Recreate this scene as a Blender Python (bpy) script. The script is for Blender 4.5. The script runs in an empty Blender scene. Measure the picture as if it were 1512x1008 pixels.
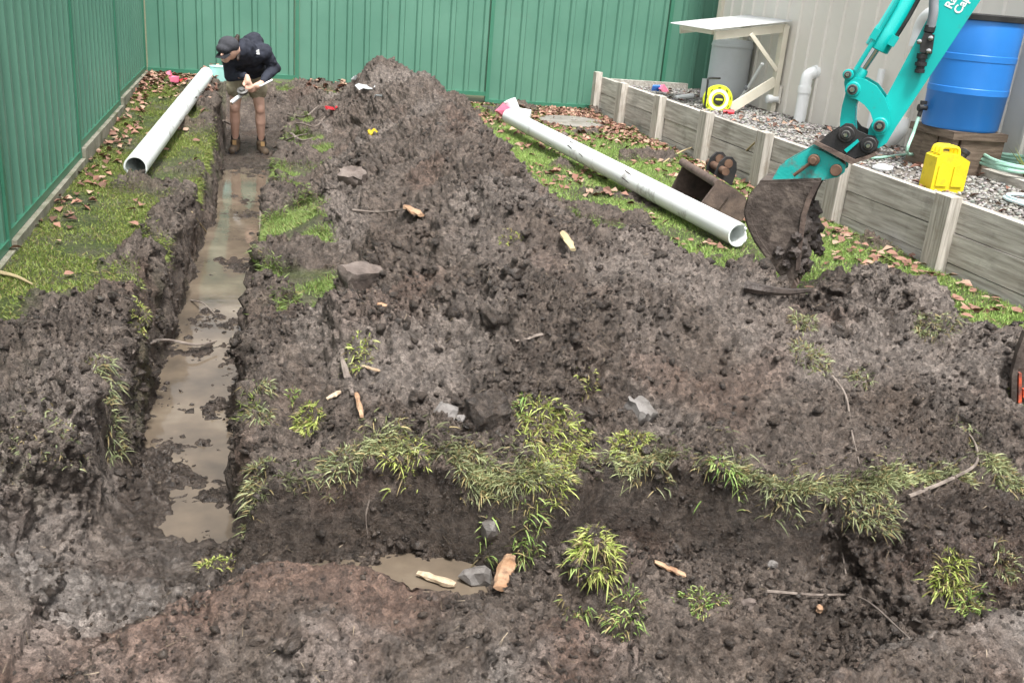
import bpy, bmesh, math, random
import numpy as np
from mathutils import Vector, Matrix, noise as mnoise
from mathutils.bvhtree import BVHTree
R_ = math.radians
random.seed(7); rng = np.random.default_rng(7)
sc = bpy.context.scene
COL = sc.collection

# ------------------------------------------------------------------ camera
FPX, PITCH, YAW, ROLL, EYE = 1434., R_(20.4), R_(15.6), R_(4.96), 1.6
fw = Vector((math.sin(YAW)*math.cos(PITCH), math.cos(YAW)*math.cos(PITCH), -math.sin(PITCH)))
r0 = Vector((math.cos(YAW), -math.sin(YAW), 0)); u0 = r0.cross(fw)
CR = math.cos(ROLL)*r0 + math.sin(ROLL)*u0
CU = -math.sin(ROLL)*r0 + math.cos(ROLL)*u0
CAM = Vector((0, 0, EYE))
cd = bpy.data.cameras.new('camera'); cam = bpy.data.objects.new('camera', cd); COL.objects.link(cam)
m = Matrix((CR, CU, -fw)).transposed().to_4x4(); m.translation = CAM
cam.matrix_world = m
cd.sensor_fit = 'HORIZONTAL'; cd.sensor_width = 36; cd.lens = 36*FPX/1512
cd.clip_start = .05; cd.clip_end = 2000
sc.camera = cam
# ------------------------------------------------------------------ overcast daylight
SUN_EL, SUN_AZ = R_(66), R_(176)      # azimuth clockwise from +Y: light comes from behind the viewer
w = bpy.data.worlds.new('World'); sc.world = w; w.use_nodes = True
nt = w.node_tree; nt.nodes.clear()
sky = nt.nodes.new('ShaderNodeTexSky'); sky.sky_type = 'NISHITA'; sky.sun_disc = False
sky.sun_elevation = SUN_EL; sky.sun_rotation = SUN_AZ; sky.dust_density = 4; sky.air_density = 1
hs = nt.nodes.new('ShaderNodeHueSaturation'); hs.inputs['Saturation'].default_value = .07   # cloud cover: grey sky
bg = nt.nodes.new('ShaderNodeBackground'); bg.inputs['Strength'].default_value = .085
wo = nt.nodes.new('ShaderNodeOutputWorld')
nt.links.new(sky.outputs[0], hs.inputs['Color']); nt.links.new(hs.outputs[0], bg.inputs[0]); nt.links.new(bg.outputs[0], wo.inputs[0])
sl = bpy.data.lights.new('sun', 'SUN'); sl.energy = 1.5; sl.angle = R_(10); sl.color = (1, .97, .93)
so = bpy.data.objects.new('sun', sl); COL.objects.link(so)
sd = Vector((math.sin(SUN_AZ)*math.cos(SUN_EL), math.cos(SUN_AZ)*math.cos(SUN_EL), math.sin(SUN_EL)))
so.rotation_euler = sd.to_track_quat('Z', 'Y').to_euler(); so.location = sd*30
sc.view_settings.view_transform = 'Standard'; sc.view_settings.look = 'None'
sc.view_settings.gamma = 1; sc.view_settings.use_curve_mapping = False
sc.view_settings.exposure = 1.8

# ------------------------------------------------------------------ measuring helpers: photo pixel -> point on a real plane
def ray(px, py): return fw*FPX + CR*(px-756) - CU*(py-504)
def gz(px, py, z=0.): d = ray(px, py); return CAM + d*((z-EYE)/d.z)
def gy(px, py, Y): d = ray(px, py); return CAM + d*(Y/d.y)
def gx(px, py, X): d = ray(px, py); return CAM + d*(X/d.x)
def gpl(px, py, p0, n): d = ray(px, py); return CAM + d*((p0-CAM).dot(n)/d.dot(n))

# ------------------------------------------------------------------ object helpers
def setp(o, label=None, cat=None, group=None, kind=None):
    if label: o['label'] = label
    if cat: o['category'] = cat
    if group: o['group'] = group
    if kind: o['kind'] = kind
    return o
def link(name, me, mat, parent=None):
    o = bpy.data.objects.new(name, me); COL.objects.link(o)
    if mat is not None and len(me.materials) == 0: me.materials.append(mat)
    if parent is not None:
        o.parent = parent; o.matrix_parent_inverse = Matrix.Translation(-base_of(parent))
    return o
def base_of(p): return Vector(p.location) if p.type == 'EMPTY' else Vector((0, 0, 0))
def empty(name, loc, label, cat, group=None):
    o = bpy.data.objects.new(name, None); COL.objects.link(o); o.location = loc; o.empty_display_size = .1
    return setp(o, label, cat, group)
def obj(name, bm, mat, parent=None, smooth=False, bevel=0):
    """bmesh (world coordinates) -> one mesh object; a part when it has a parent"""
    if bevel:
        bmesh.ops.bevel(bm, geom=[e for e in bm.edges if len(e.link_faces) == 2 and e.calc_face_angle(0) > .5], offset=bevel, segments=2, affect='EDGES', profile=.6)
    bmesh.ops.recalc_face_normals(bm, faces=bm.faces)
    me = bpy.data.meshes.new(name); bm.to_mesh(me); bm.free()
    if smooth: shade(me)
    return link(name, me, mat, parent)
def shade(me, ang=40):
    me.polygons.foreach_set('use_smooth', [True]*len(me.polygons))
    try: me.set_sharp_from_angle(angle=R_(ang))
    except Exception: pass
def B(): return bmesh.new()
def bx(bm, c, s, rot=None, jit=0):
    c = Vector(c); vs = []
    for i in (-1, 1):
        for j in (-1, 1):
            for k in (-1, 1):
                v = Vector((i*s[0]/2, j*s[1]/2, k*s[2]/2))
                if jit: v += Vector((random.uniform(-jit, jit), random.uniform(-jit, jit), random.uniform(-jit, jit)))
                if rot is not None: v = rot @ v
                vs.append(bm.verts.new(c+v))
    for f in ((0,1,3,2),(4,6,7,5),(0,4,5,1),(2,3,7,6),(0,2,6,4),(1,5,7,3)): bm.faces.new([vs[i] for i in f])
def frame(d, up=Vector((0,0,1))):
    z = Vector(d).normalized()
    if abs(z.dot(up)) > .97: up = Vector((0,1,0))
    x = up.cross(z).normalized(); return x, z.cross(x), z
def bar(bm, a, b, wid, hei, up=Vector((0,0,1))):
    a, b = Vector(a), Vector(b); x, y, z = frame(b-a, up)
    rot = Matrix((x, y, z)).transposed(); bx(bm, (a+b)/2, (wid, hei, (b-a).length), rot)
def tube(bm, pts, r, n=10, caps=True, hollow=0):
    pts = [Vector(p) for p in pts]; rs = r if isinstance(r, (list, tuple)) else [r]*len(pts)
    rings = []; px = None
    for i, p in enumerate(pts):
        d = (pts[min(i+1, len(pts)-1)] - pts[max(i-1, 0)]).normalized()
        if px is None: x, y, _ = frame(d)
        else:
            x = (px - d*px.dot(d)).normalized(); y = d.cross(x)
        px = x
        rings.append([bm.verts.new(p + (x*math.cos(t)+y*math.sin(t))*rs[i]) for t in [2*math.pi*k/n for k in range(n)]])
    for a, b in zip(rings, rings[1:]):
        for k in range(n): bm.faces.new((a[k], a[(k+1)%n], b[(k+1)%n], b[k]))
    if caps: bm.faces.new(rings[0][::-1]); bm.faces.new(rings[-1])
    return rings
def lathe(bm, base, axis, prof, n=24, caps=True):
    """prof: (radius, distance along axis)"""
    x, y, z = frame(axis); base = Vector(base); rings = []
    for r, h in prof:
        rings.append([bm.verts.new(base + z*h + (x*math.cos(t)+y*math.sin(t))*max(r, 1e-4)) for t in [2*math.pi*k/n for k in range(n)]])
    for a, b in zip(rings, rings[1:]):
        for k in range(n): bm.faces.new((a[k], a[(k+1)%n], b[(k+1)%n], b[k]))
    if caps: bm.faces.new(rings[0][::-1]); bm.faces.new(rings[-1])
def prism(bm, pts, off):
    a = [bm.verts.new(p) for p in pts]; b = [bm.verts.new(p+off) for p in pts]; n = len(pts)
    bm.faces.new(a); bm.faces.new(b[::-1])
    for i in range(n): bm.faces.new((a[i], b[i], b[(i+1)%n], a[(i+1)%n]))
def crm(pts, n=8):
    """Catmull-Rom through points"""
    P = [Vector(p) for p in pts]; P = [2*P[0]-P[1]] + P + [2*P[-1]-P[-2]]; out = []
    for i in range(1, len(P)-2):
        for k in range(n):
            t = k/n; a, b, c, d = P[i-1:i+3]
            out.append(.5*((2*b)+(c-a)*t+(2*a-5*b+4*c-d)*t*t+(3*b-a-3*c+d)*t**3))
    out.append(P[-2]); return out
def rawmesh(name, V, F, mat, parent=None, smooth=False):
    """V (n,3) array, F (m,3|4) index array"""
    V = np.ascontiguousarray(V, np.float32); F = np.ascontiguousarray(F, np.int32); k = F.shape[1]
    me = bpy.data.meshes.new(name)
    me.vertices.add(len(V)); me.vertices.foreach_set('co', V.ravel())
    me.loops.add(F.size); me.loops.foreach_set('vertex_index', F.ravel())
    me.polygons.add(len(F)); me.polygons.foreach_set('loop_start', np.arange(0, F.size, k, dtype=np.int32))
    me.update(calc_edges=True)
    if smooth: me.polygons.foreach_set('use_smooth', np.ones(len(F), bool))
    return link(name, me, mat, parent)
def attr(o, name, arr):
    a = o.data.attributes.new(name, 'FLOAT_COLOR', 'POINT'); a.data.foreach_set('color', np.ascontiguousarray(arr, np.float32).ravel())

# ------------------------------------------------------------------ materials
def N(nt, t, **kw):
    n = nt.nodes.new('ShaderNode'+t)
    for k, v in kw.items():
        if k in n.inputs: n.inputs[k].default_value = v
        else: setattr(n, k, v)
    return n
def ramp(nt, fac, stops):
    r = nt.nodes.new('ShaderNodeValToRGB'); e = r.color_ramp.elements
    while len(e) < len(stops): e.new(.5)
    for el, (p, c) in zip(e, stops): el.position = p; el.color = (*c, 1) if len(c) == 3 else c
    nt.links.new(fac, r.inputs[0]); return r.outputs[0]
def mixc(nt, fac, a, b):
    n = nt.nodes.new('ShaderNodeMix'); n.data_type = 'RGBA'
    for s, v in ((n.inputs[0], fac), (n.inputs[6], a), (n.inputs[7], b)):
        if isinstance(v, (int, float)): s.default_value = v
        elif isinstance(v, tuple): s.default_value = (*v, 1)
        else: nt.links.new(v, s)
    return n.outputs[2]
def noise(nt, vec, scale, detail=5, rough=.55, dist=0):
    n = N(nt, 'TexNoise', Scale=scale, Detail=detail, Roughness=rough, Distortion=dist); nt.links.new(vec, n.inputs['Vector']); return n.outputs[0]
def rampf(nt, fac, lo, hi, a=0., b=1.):
    n = N(nt, 'MapRange'); n.inputs[1].default_value = lo; n.inputs[2].default_value = hi; n.inputs[3].default_value = a; n.inputs[4].default_value = b
    nt.links.new(fac, n.inputs[0]); return n.outputs[0]
def newmat(name):
    m = bpy.data.materials.new(name); m.use_nodes = True; nt = m.node_tree
    b = nt.nodes['Principled BSDF']; tc = N(nt, 'TexCoord'); return m, nt, b, tc.outputs['Object']
def mat(name, c1, c2=None, scale=6, rough=.55, metal=0, bump=0, bscale=80, dirt=None, stretch=None, spec=.5, vary=0, lohi=(.35, .65)):
    """noise-mottled paint; dirt=(colour, scale, lo, hi, max): a second stain layer; stretch scales the coords (grain)"""
    m, nt, b, v = newmat(name)
    if stretch:
        mp = N(nt, 'Mapping'); mp.inputs['Scale'].default_value = stretch; nt.links.new(v, mp.inputs[0]); vv = mp.outputs[0]
    else: vv = v
    if vary:
        oi = N(nt, 'ObjectInfo')
        ad = nt.nodes.new('ShaderNodeVectorMath'); ad.operation = 'MULTIPLY_ADD'; cb = N(nt, 'CombineXYZ')
        for i in range(3): nt.links.new(oi.outputs['Random'], cb.inputs[i])
        nt.links.new(cb.outputs[0], ad.inputs[0]); ad.inputs[1].default_value = (37, 53, 71); nt.links.new(vv, ad.inputs[2]); vv = ad.outputs[0]
    col = ramp(nt, noise(nt, vv, scale), [(lohi[0], c1), (lohi[1], c2 or c1)])
    if vary:
        h = N(nt, 'HueSaturation'); nt.links.new(rampf(nt, oi.outputs['Random'], 0, 1, 1-vary, 1+vary), h.inputs['Value']); nt.links.new(col, h.inputs['Color']); col = h.outputs[0]
    rg = None
    if dirt:
        f = rampf(nt, noise(nt, v, dirt[1], 7, .65), dirt[2], dirt[3], 0, dirt[4]); col = mixc(nt, f, col, dirt[0])
        rg = rampf(nt, f, 0, 1, rough, .85)
    nt.links.new(col, b.inputs['Base Color'])
    if rg: nt.links.new(rg, b.inputs['Roughness'])
    else: b.inputs['Roughness'].default_value = rough
    b.inputs['Metallic'].default_value = metal; b.inputs['Specular IOR Level'].default_value = spec
    if bump:
        bp = N(nt, 'Bump', Strength=bump, Distance=.01); nt.links.new(noise(nt, vv, bscale, 6, .6), bp.inputs['Height']); nt.links.new(bp.outputs[0], b.inputs['Normal'])
    return m
def attrmat(name, rough=.6, bump=0, bscale=100, trans=0):
    """colour straight from the 'col' attribute (each blade, stone or leaf has its own)"""
    m, nt, b, v = newmat(name); a = N(nt, 'Attribute'); a.attribute_name = 'col'
    nt.links.new(a.outputs['Color'], b.inputs['Base Color']); b.inputs['Roughness'].default_value = rough
    b.inputs['Specular IOR Level'].default_value = .35
    if bump:
        bp = N(nt, 'Bump', Strength=bump, Distance=.006); nt.links.new(noise(nt, v, bscale, 5), bp.inputs['Height']); nt.links.new(bp.outputs[0], b.inputs['Normal'])
    if trans:
        t = N(nt, 'BsdfTranslucent'); nt.links.new(a.outputs['Color'], t.inputs[0]); mx = N(nt, 'MixShader'); mx.inputs[0].default_value = trans
        nt.links.new(b.outputs[0], mx.inputs[1]); nt.links.new(t.outputs[0], mx.inputs[2]); nt.links.new(mx.outputs[0], nt.nodes['Material Output'].inputs[0])
    return m
M = {}
def soil_material():
    m, nt, b, v = newmat('soil')
    a = N(nt, 'Attribute'); a.attribute_name = 'masks'; sp = N(nt, 'SeparateColor'); nt.links.new(a.outputs['Color'], sp.inputs[0])
    n1 = noise(nt, v, 9, 8, .7); n2 = noise(nt, v, 60, 6, .75); n3 = noise(nt, v, 2.2, 4); n4 = noise(nt, v, 210, 4, .7)
    soil = ramp(nt, n1, [(.28, (.037, .026, .020)), (.5, (.104, .079, .063)), (.72, (.215, .170, .140))])
    soil = mixc(nt, rampf(nt, n2, .4, .72, 0, .6), soil, (.26, .213, .178))
    soil = mixc(nt, rampf(nt, n3, .5, .68, 0, .4), soil, (.125, .084, .060))
    vo = N(nt, 'TexVoronoi', Scale=95.); nt.links.new(v, vo.inputs['Vector'])
    soil = mixc(nt, rampf(nt, vo.outputs['Distance'], .06, .1, .5, 0), soil, (.34, .29, .24))
    pale = ramp(nt, n2, [(.3, (.17, .14, .122)), (.65, (.46, .405, .365))])
    soil = mixc(nt, sp.outputs[1], soil, pale)
    red = ramp(nt, n2, [(.35, (.10, .058, .042)), (.65, (.27, .16, .115))])
    soil = mixc(nt, sp.outputs[2], soil, red)
    # wet and dry crumbs side by side
    v2 = N(nt, 'TexVoronoi', Scale=46.); nt.links.new(v, v2.inputs['Vector']); sv = N(nt, 'SeparateColor'); nt.links.new(v2.outputs['Color'], sv.inputs[0])
    hv = N(nt, 'HueSaturation'); nt.links.new(rampf(nt, sv.outputs[0], 0, 1, .62, 1.45), hv.inputs['Value']); nt.links.new(soil, hv.inputs['Color'])
    h4 = N(nt, 'HueSaturation'); nt.links.new(rampf(nt, n4, .3, .7, .5, 1.5), h4.inputs['Value']); nt.links.new(hv.outputs[0], h4.inputs['Color']); soil = h4.outputs[0]
    gr = ramp(nt, noise(nt, v, 26, 6, .7), [(.3, (.035, .045, .014)), (.5, (.07, .10, .022)), (.7, (.15, .17, .05))])
    col = mixc(nt, sp.outputs[0], soil, gr)
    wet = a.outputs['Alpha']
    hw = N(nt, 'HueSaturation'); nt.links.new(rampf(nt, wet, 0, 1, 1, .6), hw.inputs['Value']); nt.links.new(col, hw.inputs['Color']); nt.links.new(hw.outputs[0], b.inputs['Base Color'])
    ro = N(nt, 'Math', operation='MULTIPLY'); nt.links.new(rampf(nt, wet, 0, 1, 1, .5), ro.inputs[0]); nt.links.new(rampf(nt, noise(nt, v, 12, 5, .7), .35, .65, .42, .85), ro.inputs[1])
    nt.links.new(ro.outputs[0], b.inputs['Roughness']); b.inputs['Specular IOR Level'].default_value = .55
    bp = N(nt, 'Bump', Strength=1., Distance=.02); nt.links.new(noise(nt, v, 140, 8, .75), bp.inputs['Height'])
    b2 = N(nt, 'Bump', Strength=.9, Distance=.035); nt.links.new(noise(nt, v, 42, 7, .7), b2.inputs['Height']); nt.links.new(bp.outputs[0], b2.inputs['Normal'])
    nt.links.new(b2.outputs[0], b.inputs['Normal']); return m
M['soil'] = soil_material()
M['blade'] = attrmat('grass_blade', .5, trans=.25)
M['leaf'] = attrmat('dead_leaf', .7)
M['gravel'] = attrmat('gravel_stone', .8, .4, 160)
M['clod'] = attrmat('soil_clod', .8, 1., 90)
GRN = (.088, .22, .158); GRN2 = (.11, .255, .185)
M['fence'] = mat('green_steel', GRN, GRN2, 1.3, .42, 0, .05, 20, dirt=((.13, .16, .12), 3.2, .62, .9, .4))
M['fence_trim'] = mat('green_trim', (.04, .17, .105), (.055, .20, .13), 2, .4, dirt=((.12, .12, .08), 7, .6, .85, .5))
M['concrete'] = mat('mossy_concrete', (.20, .19, .15), (.33, .31, .25), 7, .85, 0, .5, 60, dirt=((.07, .09, .03), 5, .45, .7, .75))
M['timber'] = mat('weathered_timber', (.33, .30, .26), (.60, .57, .515), 5, .8, 0, .5, 22, dirt=((.12, .105, .085), 4, .52, .78, .6), stretch=(9, .55, 9), vary=.16)
M['timber_v'] = mat('weathered_post', (.34, .31, .265), (.60, .56, .50), 5, .8, 0, .5, 22, dirt=((.2, .13, .07), 5, .55, .75, .5), stretch=(9, 9, .6), vary=.16)
M['cream'] = mat('cream_paint', (.62, .58, .47), (.70, .66, .55), 5, .55, 0, .1, 40, dirt=((.3, .27, .2), 9, .62, .85, .5))
M['shed'] = mat('beige_cladding', (.68, .65, .59), (.74, .71, .65), 1.2, .45, dirt=((.32, .29, .23), 2.5, .58, .9, .35))
M['white_roof'] = mat('white_sheet', (.75, .77, .77), (.66, .68, .68), 6, .5, dirt=((.4, .4, .36), 12, .6, .85, .5))
M['pvc'] = mat('white_pvc', (.74, .78, .77), (.80, .83, .82), 2, .32, dirt=((.16, .13, .105), 5, .56, .68, .6))
M['pvc_clean'] = mat('pale_pvc', (.72, .74, .74), (.78, .80, .80), 3, .35, dirt=((.4, .4, .38), 6, .6, .9, .3))
M['pvc_in'] = mat('pvc_inside', (.62, .62, .55), (.50, .49, .42), 6, .5)
M['ink'] = mat('black_print', (.02, .02, .025), None, 5, .6)
M['grey_tank'] = mat('grey_tank', (.56, .59, .62), (.62, .65, .68), 2, .35, dirt=((.3, .31, .3), 4, .55, .9, .3))
M['blue'] = mat('blue_plastic', (.02, .19, .60), (.028, .225, .68), 2, .38, 0, .05, 30, dirt=((.06, .2, .45), 6, .6, .85, .4))
M['black'] = mat('black_rubber', (.015, .015, .016), (.03, .03, .03), 10, .55)
M['darkwood'] = mat('brown_timber', (.10, .07, .05), (.2, .15, .11), 6, .8, 0, .5, 30, stretch=(1, 1, 8), vary=.15)
M['yellow'] = mat('yellow_plastic', (.72, .56, .012), (.80, .64, .02), 6, .5, 0, .15, 60, dirt=((.35, .27, .04), 14, .55, .8, .7))
M['fluoro'] = mat('fluoro_yellow', (.62, .74, .02), (.7, .8, .04), 8, .45)
M['red'] = mat('red_plastic', (.6, .03, .05), (.7, .06, .07), 9, .45)
M['pink'] = mat('pink_plastic', (.75, .14, .27), (.8, .25, .35), 9, .5)
M['bluebit'] = mat('blue_bit', (.05, .18, .6), None, 9, .5)
M['teal'] = mat('teal_paint', (.002, .40, .375), (.004, .46, .43), 3, .33, dirt=((.10, .12, .11), 11, .60, .76, .6))
M['teal_worn'] = mat('worn_teal_paint', (.01, .36, .33), (.02, .42, .38), 6, .45, dirt=((.14, .115, .10), 8, .52, .66, .9), bump=.2)
M['steel_dark'] = mat('black_steel', (.018, .018, .02), (.04, .037, .036), 8, .5, .2, .2, 50, dirt=((.12, .09, .075), 9, .55, .75, .7))
M['steel_rust'] = mat('rusty_steel', (.085, .06, .05), (.16, .115, .092), 12, .7, .1, .5, 50, dirt=((.05, .038, .033), 7, .5, .7, .8))
M['bucket'] = mat('muddy_steel', (.045, .034, .028), (.10, .078, .066), 10, .55, .15, .9, 30, dirt=((.17, .135, .112), 9, .5, .64, .9))
M['rustpin'] = mat('rust_pin', (.11, .06, .04), (.2, .12, .08), 20, .65, .3)
M['chrome'] = mat('chrome_rod', (.5, .5, .5), None, 5, .15, 1)
M['pinmetal'] = mat('pin_metal', (.3, .3, .29), (.18, .17, .16), 20, .4, .8)
M['hose_grey'] = mat('grey_hose', (.19, .20, .22), (.25, .26, .28), 10, .6)
M['decal'] = mat('white_decal', (.82, .83, .83), None, 5, .5)
M['hose_green'] = mat('pale_green_hose', (.32, .58, .46), (.4, .64, .52), 6, .4)
M['hose_pale'] = mat('pale_blue_hose', (.46, .63, .68), (.6, .74, .76), 4, .4)
M['orange'] = mat('orange_paint', (.75, .12, .04), (.55, .09, .04), 14, .5, dirt=((.06, .045, .04), 18, .45, .62, .9))
M['mud'] = mat('mud', (.035, .027, .024), (.075, .058, .05), 18, .55, 0, 1, 60)
M['skin'] = mat('skin', (.62, .36, .265), (.70, .44, .335), 9, .5)
M['navy'] = mat('navy_cloth', (.012, .014, .024), (.022, .026, .042), 8, .85, 0, 1., 9)
M['capcloth'] = mat('charcoal_cloth', (.030, .031, .038), (.045, .046, .055), 20, .85, 0, .2, 90)
M['khaki'] = mat('khaki_cloth', (.30, .25, .17), (.38, .33, .23), 12, .85, 0, 1., 12, dirt=((.1, .08, .06), 14, .58, .75, .5))
M['boot'] = mat('boot_leather', (.10, .068, .04), (.16, .11, .065), 14, .75, 0, .4, 70, dirt=((.04, .03, .026), 16, .42, .62, .9))
M['boot_tan'] = mat('boot_tongue', (.33, .2, .08), None, 14, .8)
M['sock'] = mat('dark_sock', (.02, .02, .022), None, 10, .9)
M['hair'] = mat('dark_hair', (.022, .012, .008), (.045, .024, .016), 30, .6, 0, .6, 60)
M['mint'] = mat('mint_plastic', (.32, .68, .62), (.4, .72, .66), 8, .5)
M['wood_pale'] = mat('split_wood', (.36, .27, .18), (.52, .42, .30), 14, .75, 0, .5, 60, dirt=((.2, .11, .06), 16, .5, .7, .8))
M['wood_orange'] = mat('orange_wood', (.30, .16, .085), (.46, .30, .19), 16, .75, 0, .5, 60, dirt=((.12, .07, .05), 20, .5, .7, .8))
M['root'] = mat('root_bark', (.12, .095, .08), (.24, .2, .17), 20, .85, 0, .5, 70)
M['straw'] = mat('dry_stem', (.46, .38, .22), (.34, .26, .15), 12, .8)
M['brick'] = mat('dirty_brick', (.13, .10, .085), (.20, .165, .145), 14, .85, 0, .5, 70, dirt=((.06, .046, .04), 11, .45, .65, .8))
M['stone'] = mat('grey_stone', (.13, .12, .11), (.21, .195, .185), 10, .8, 0, .4, 60, dirt=((.07, .055, .048), 12, .5, .7, .8))
M['film'] = mat('white_film', (.66, .69, .7), (.8, .82, .82), 9, .4, dirt=((.2, .17, .15), 14, .6, .75, .6))
M['lid'] = mat('concrete_lid', (.17, .16, .14), (.25, .235, .21), 9, .9, 0, .4, 70, dirt=((.13, .12, .08), 6, .5, .7, .6))
def water_mat():
    m, nt, b, v = newmat('muddy_water')
    nt.links.new(ramp(nt, noise(nt, v, 3.2, 5, .55), [(.3, (.07, .058, .046)), (.55, (.135, .106, .078)), (.72, (.20, .165, .122))]), b.inputs['Base Color'])
    b.inputs['Roughness'].default_value = .05; b.inputs['IOR'].default_value = 1.33
    bp = N(nt, 'Bump', Strength=.08, Distance=.01); nt.links.new(noise(nt, v, 14, 3), bp.inputs['Height']); nt.links.new(bp.outputs[0], b.inputs['Normal']); return m
M['water'] = water_mat()
# ================================================================== TERRAIN
_perm = rng.permutation(256).astype(np.int64); _perm = np.concatenate([_perm, _perm, _perm])
_g = rng.normal(size=(256, 3)); _g /= np.linalg.norm(_g, axis=1)[:, None]; _g = _g.astype(np.float32)
def perlin(P, s, off=0.):
    """gradient noise, P (n,3), feature size 1/s, about -0.6..0.6"""
    Q = P*s + off; I = np.floor(Q).astype(np.int64); f = (Q-I).astype(np.float32); I &= 255
    u = f*f*f*(f*(f*6-15)+10); out = 0
    for i in (0, 1):
        for j in (0, 1):
            for k in (0, 1):
                h = _perm[_perm[_perm[I[:, 0]+i]+I[:, 1]+j]+I[:, 2]+k]
                d = (_g[h]*(f-np.array((i, j, k), np.float32))).sum(1)
                out = out + d*(u[:, 0] if i else 1-u[:, 0])*(u[:, 1] if j else 1-u[:, 1])*(u[:, 2] if k else 1-u[:, 2])
    return out
def worley(P, s, seed):
    """distance to the nearest scattered point, 0..~1, feature size 1/s"""
    Q = P*s; I = np.floor(Q).astype(np.int64); best = np.full(len(P), 9., np.float32)
    rnd = np.random.default_rng(seed).random((4096, 3)).astype(np.float32)
    for i in (-1, 0, 1):
        for j in (-1, 0, 1):
            for k in (-1, 0, 1):
                C = I+np.array((i, j, k)); h = ((C[:, 0]*73856093) ^ (C[:, 1]*19349663) ^ (C[:, 2]*83492791)) & 4095
                d = C+rnd[h]-Q; best = np.minimum(best, (d*d).sum(1))
    return np.sqrt(best)
def P2(x, y): return np.stack([x, y, np.zeros_like(x)], 1)
def sstep(a, b, x): t = np.clip((x-a)/(b-a), 0, 1); return t*t*(3-2*t)
def itp(tab): a = np.array(tab, float); return lambda t: np.interp(t, a[:, 0], a[:, 1])
floor_l = itp([(2.4, -.55), (3.2, -.50), (4.4, -.49), (5.1, -.47), (6.25, -.41), (7.85, -.35), (10.5, -.33), (12, -.34)])
floor_r = itp([(2.4, -.11), (3.2, -.11), (3.7, -.11), (4.4, -.10), (5.7, -.05), (7.9, .08), (9.6, .22), (10.7, .30), (11.6, .42), (12, .42)])
edge_y = itp([(-2, 2.9), (-.05, 2.90), (.14, 2.88), (.39, 2.95), (.6, 2.90), (.82, 2.76), (1.0, 2.78), (1.2, 2.90), (1.55, 2.80), (1.75, 2.67), (2.07, 2.55), (2.45, 2.62), (2.9, 2.72), (5, 2.8)])
cut_z = itp([(-.6, -.34), (-.03, -.28), (.4, -.33), (.73, -.34), (1.2, -.33), (1.5, -.35), (1.9, -.31), (2.4, -.28), (3.2, -.22), (4.4, -.1)])
TR_Z = -.40
def lawn_z(x, y): return sstep(8, 13, y)*.17*sstep(3.2, -1, x)
def bump(x, y, cx, cy, rx, ry, h): return h*np.exp(-(((x-cx)/rx)**2+((y-cy)/ry)**2))
def ridge(x, y, pts, wl, wr):
    """height above the lawn of a heap along a polyline of (x, y, h); wl / wr = width to the left / right of the walking direction"""
    best = np.zeros_like(x)
    for (x0, y0, h0), (x1, y1, h1) in zip(pts, pts[1:]):
        dx, dy = x1-x0, y1-y0; L2 = dx*dx+dy*dy
        t = np.clip(((x-x0)*dx+(y-y0)*dy)/L2, 0, 1); qx, qy = x-(x0+t*dx), y-(y0+t*dy)
        side = dx*qy-dy*qx; d = np.hypot(qx, qy); wv = np.where(side > 0, wl, wr)
        p = np.clip(1-d/wv, 0, 1); best = np.maximum(best, (h0+(h1-h0)*t)*(.55*p*p*(3-2*p)+.45*p))
    return best
def heap_h(x, y):
    j = perlin(P2(x, y), 1.6)*.16; k = perlin(P2(x, y), 1.6, 31.)*.16
    x, y = x+j, y+k
    a = ridge(x, y, [(1.35, 4.3, .38), (1.25, 5.2, .47), (1.22, 6.2, .51), (1.35, 7.3, .53), (1.52, 8.5, .58), (1.5, 9.5, .62), (1.3, 10.5, .61), (1.2, 11.3, .36)], 1.02, .88)
    b = ridge(x, y, [(.5, 3.55, .12), (1.2, 4.2, .36), (2.05, 4.2, .39), (2.6, 3.95, .15), (3.02, 4.1, .36), (3.45, 3.9, .14), (4.3, 3.6, .03)], .5, 1.6)
    return np.maximum(a, b) + .25*np.minimum(a, b)
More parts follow.
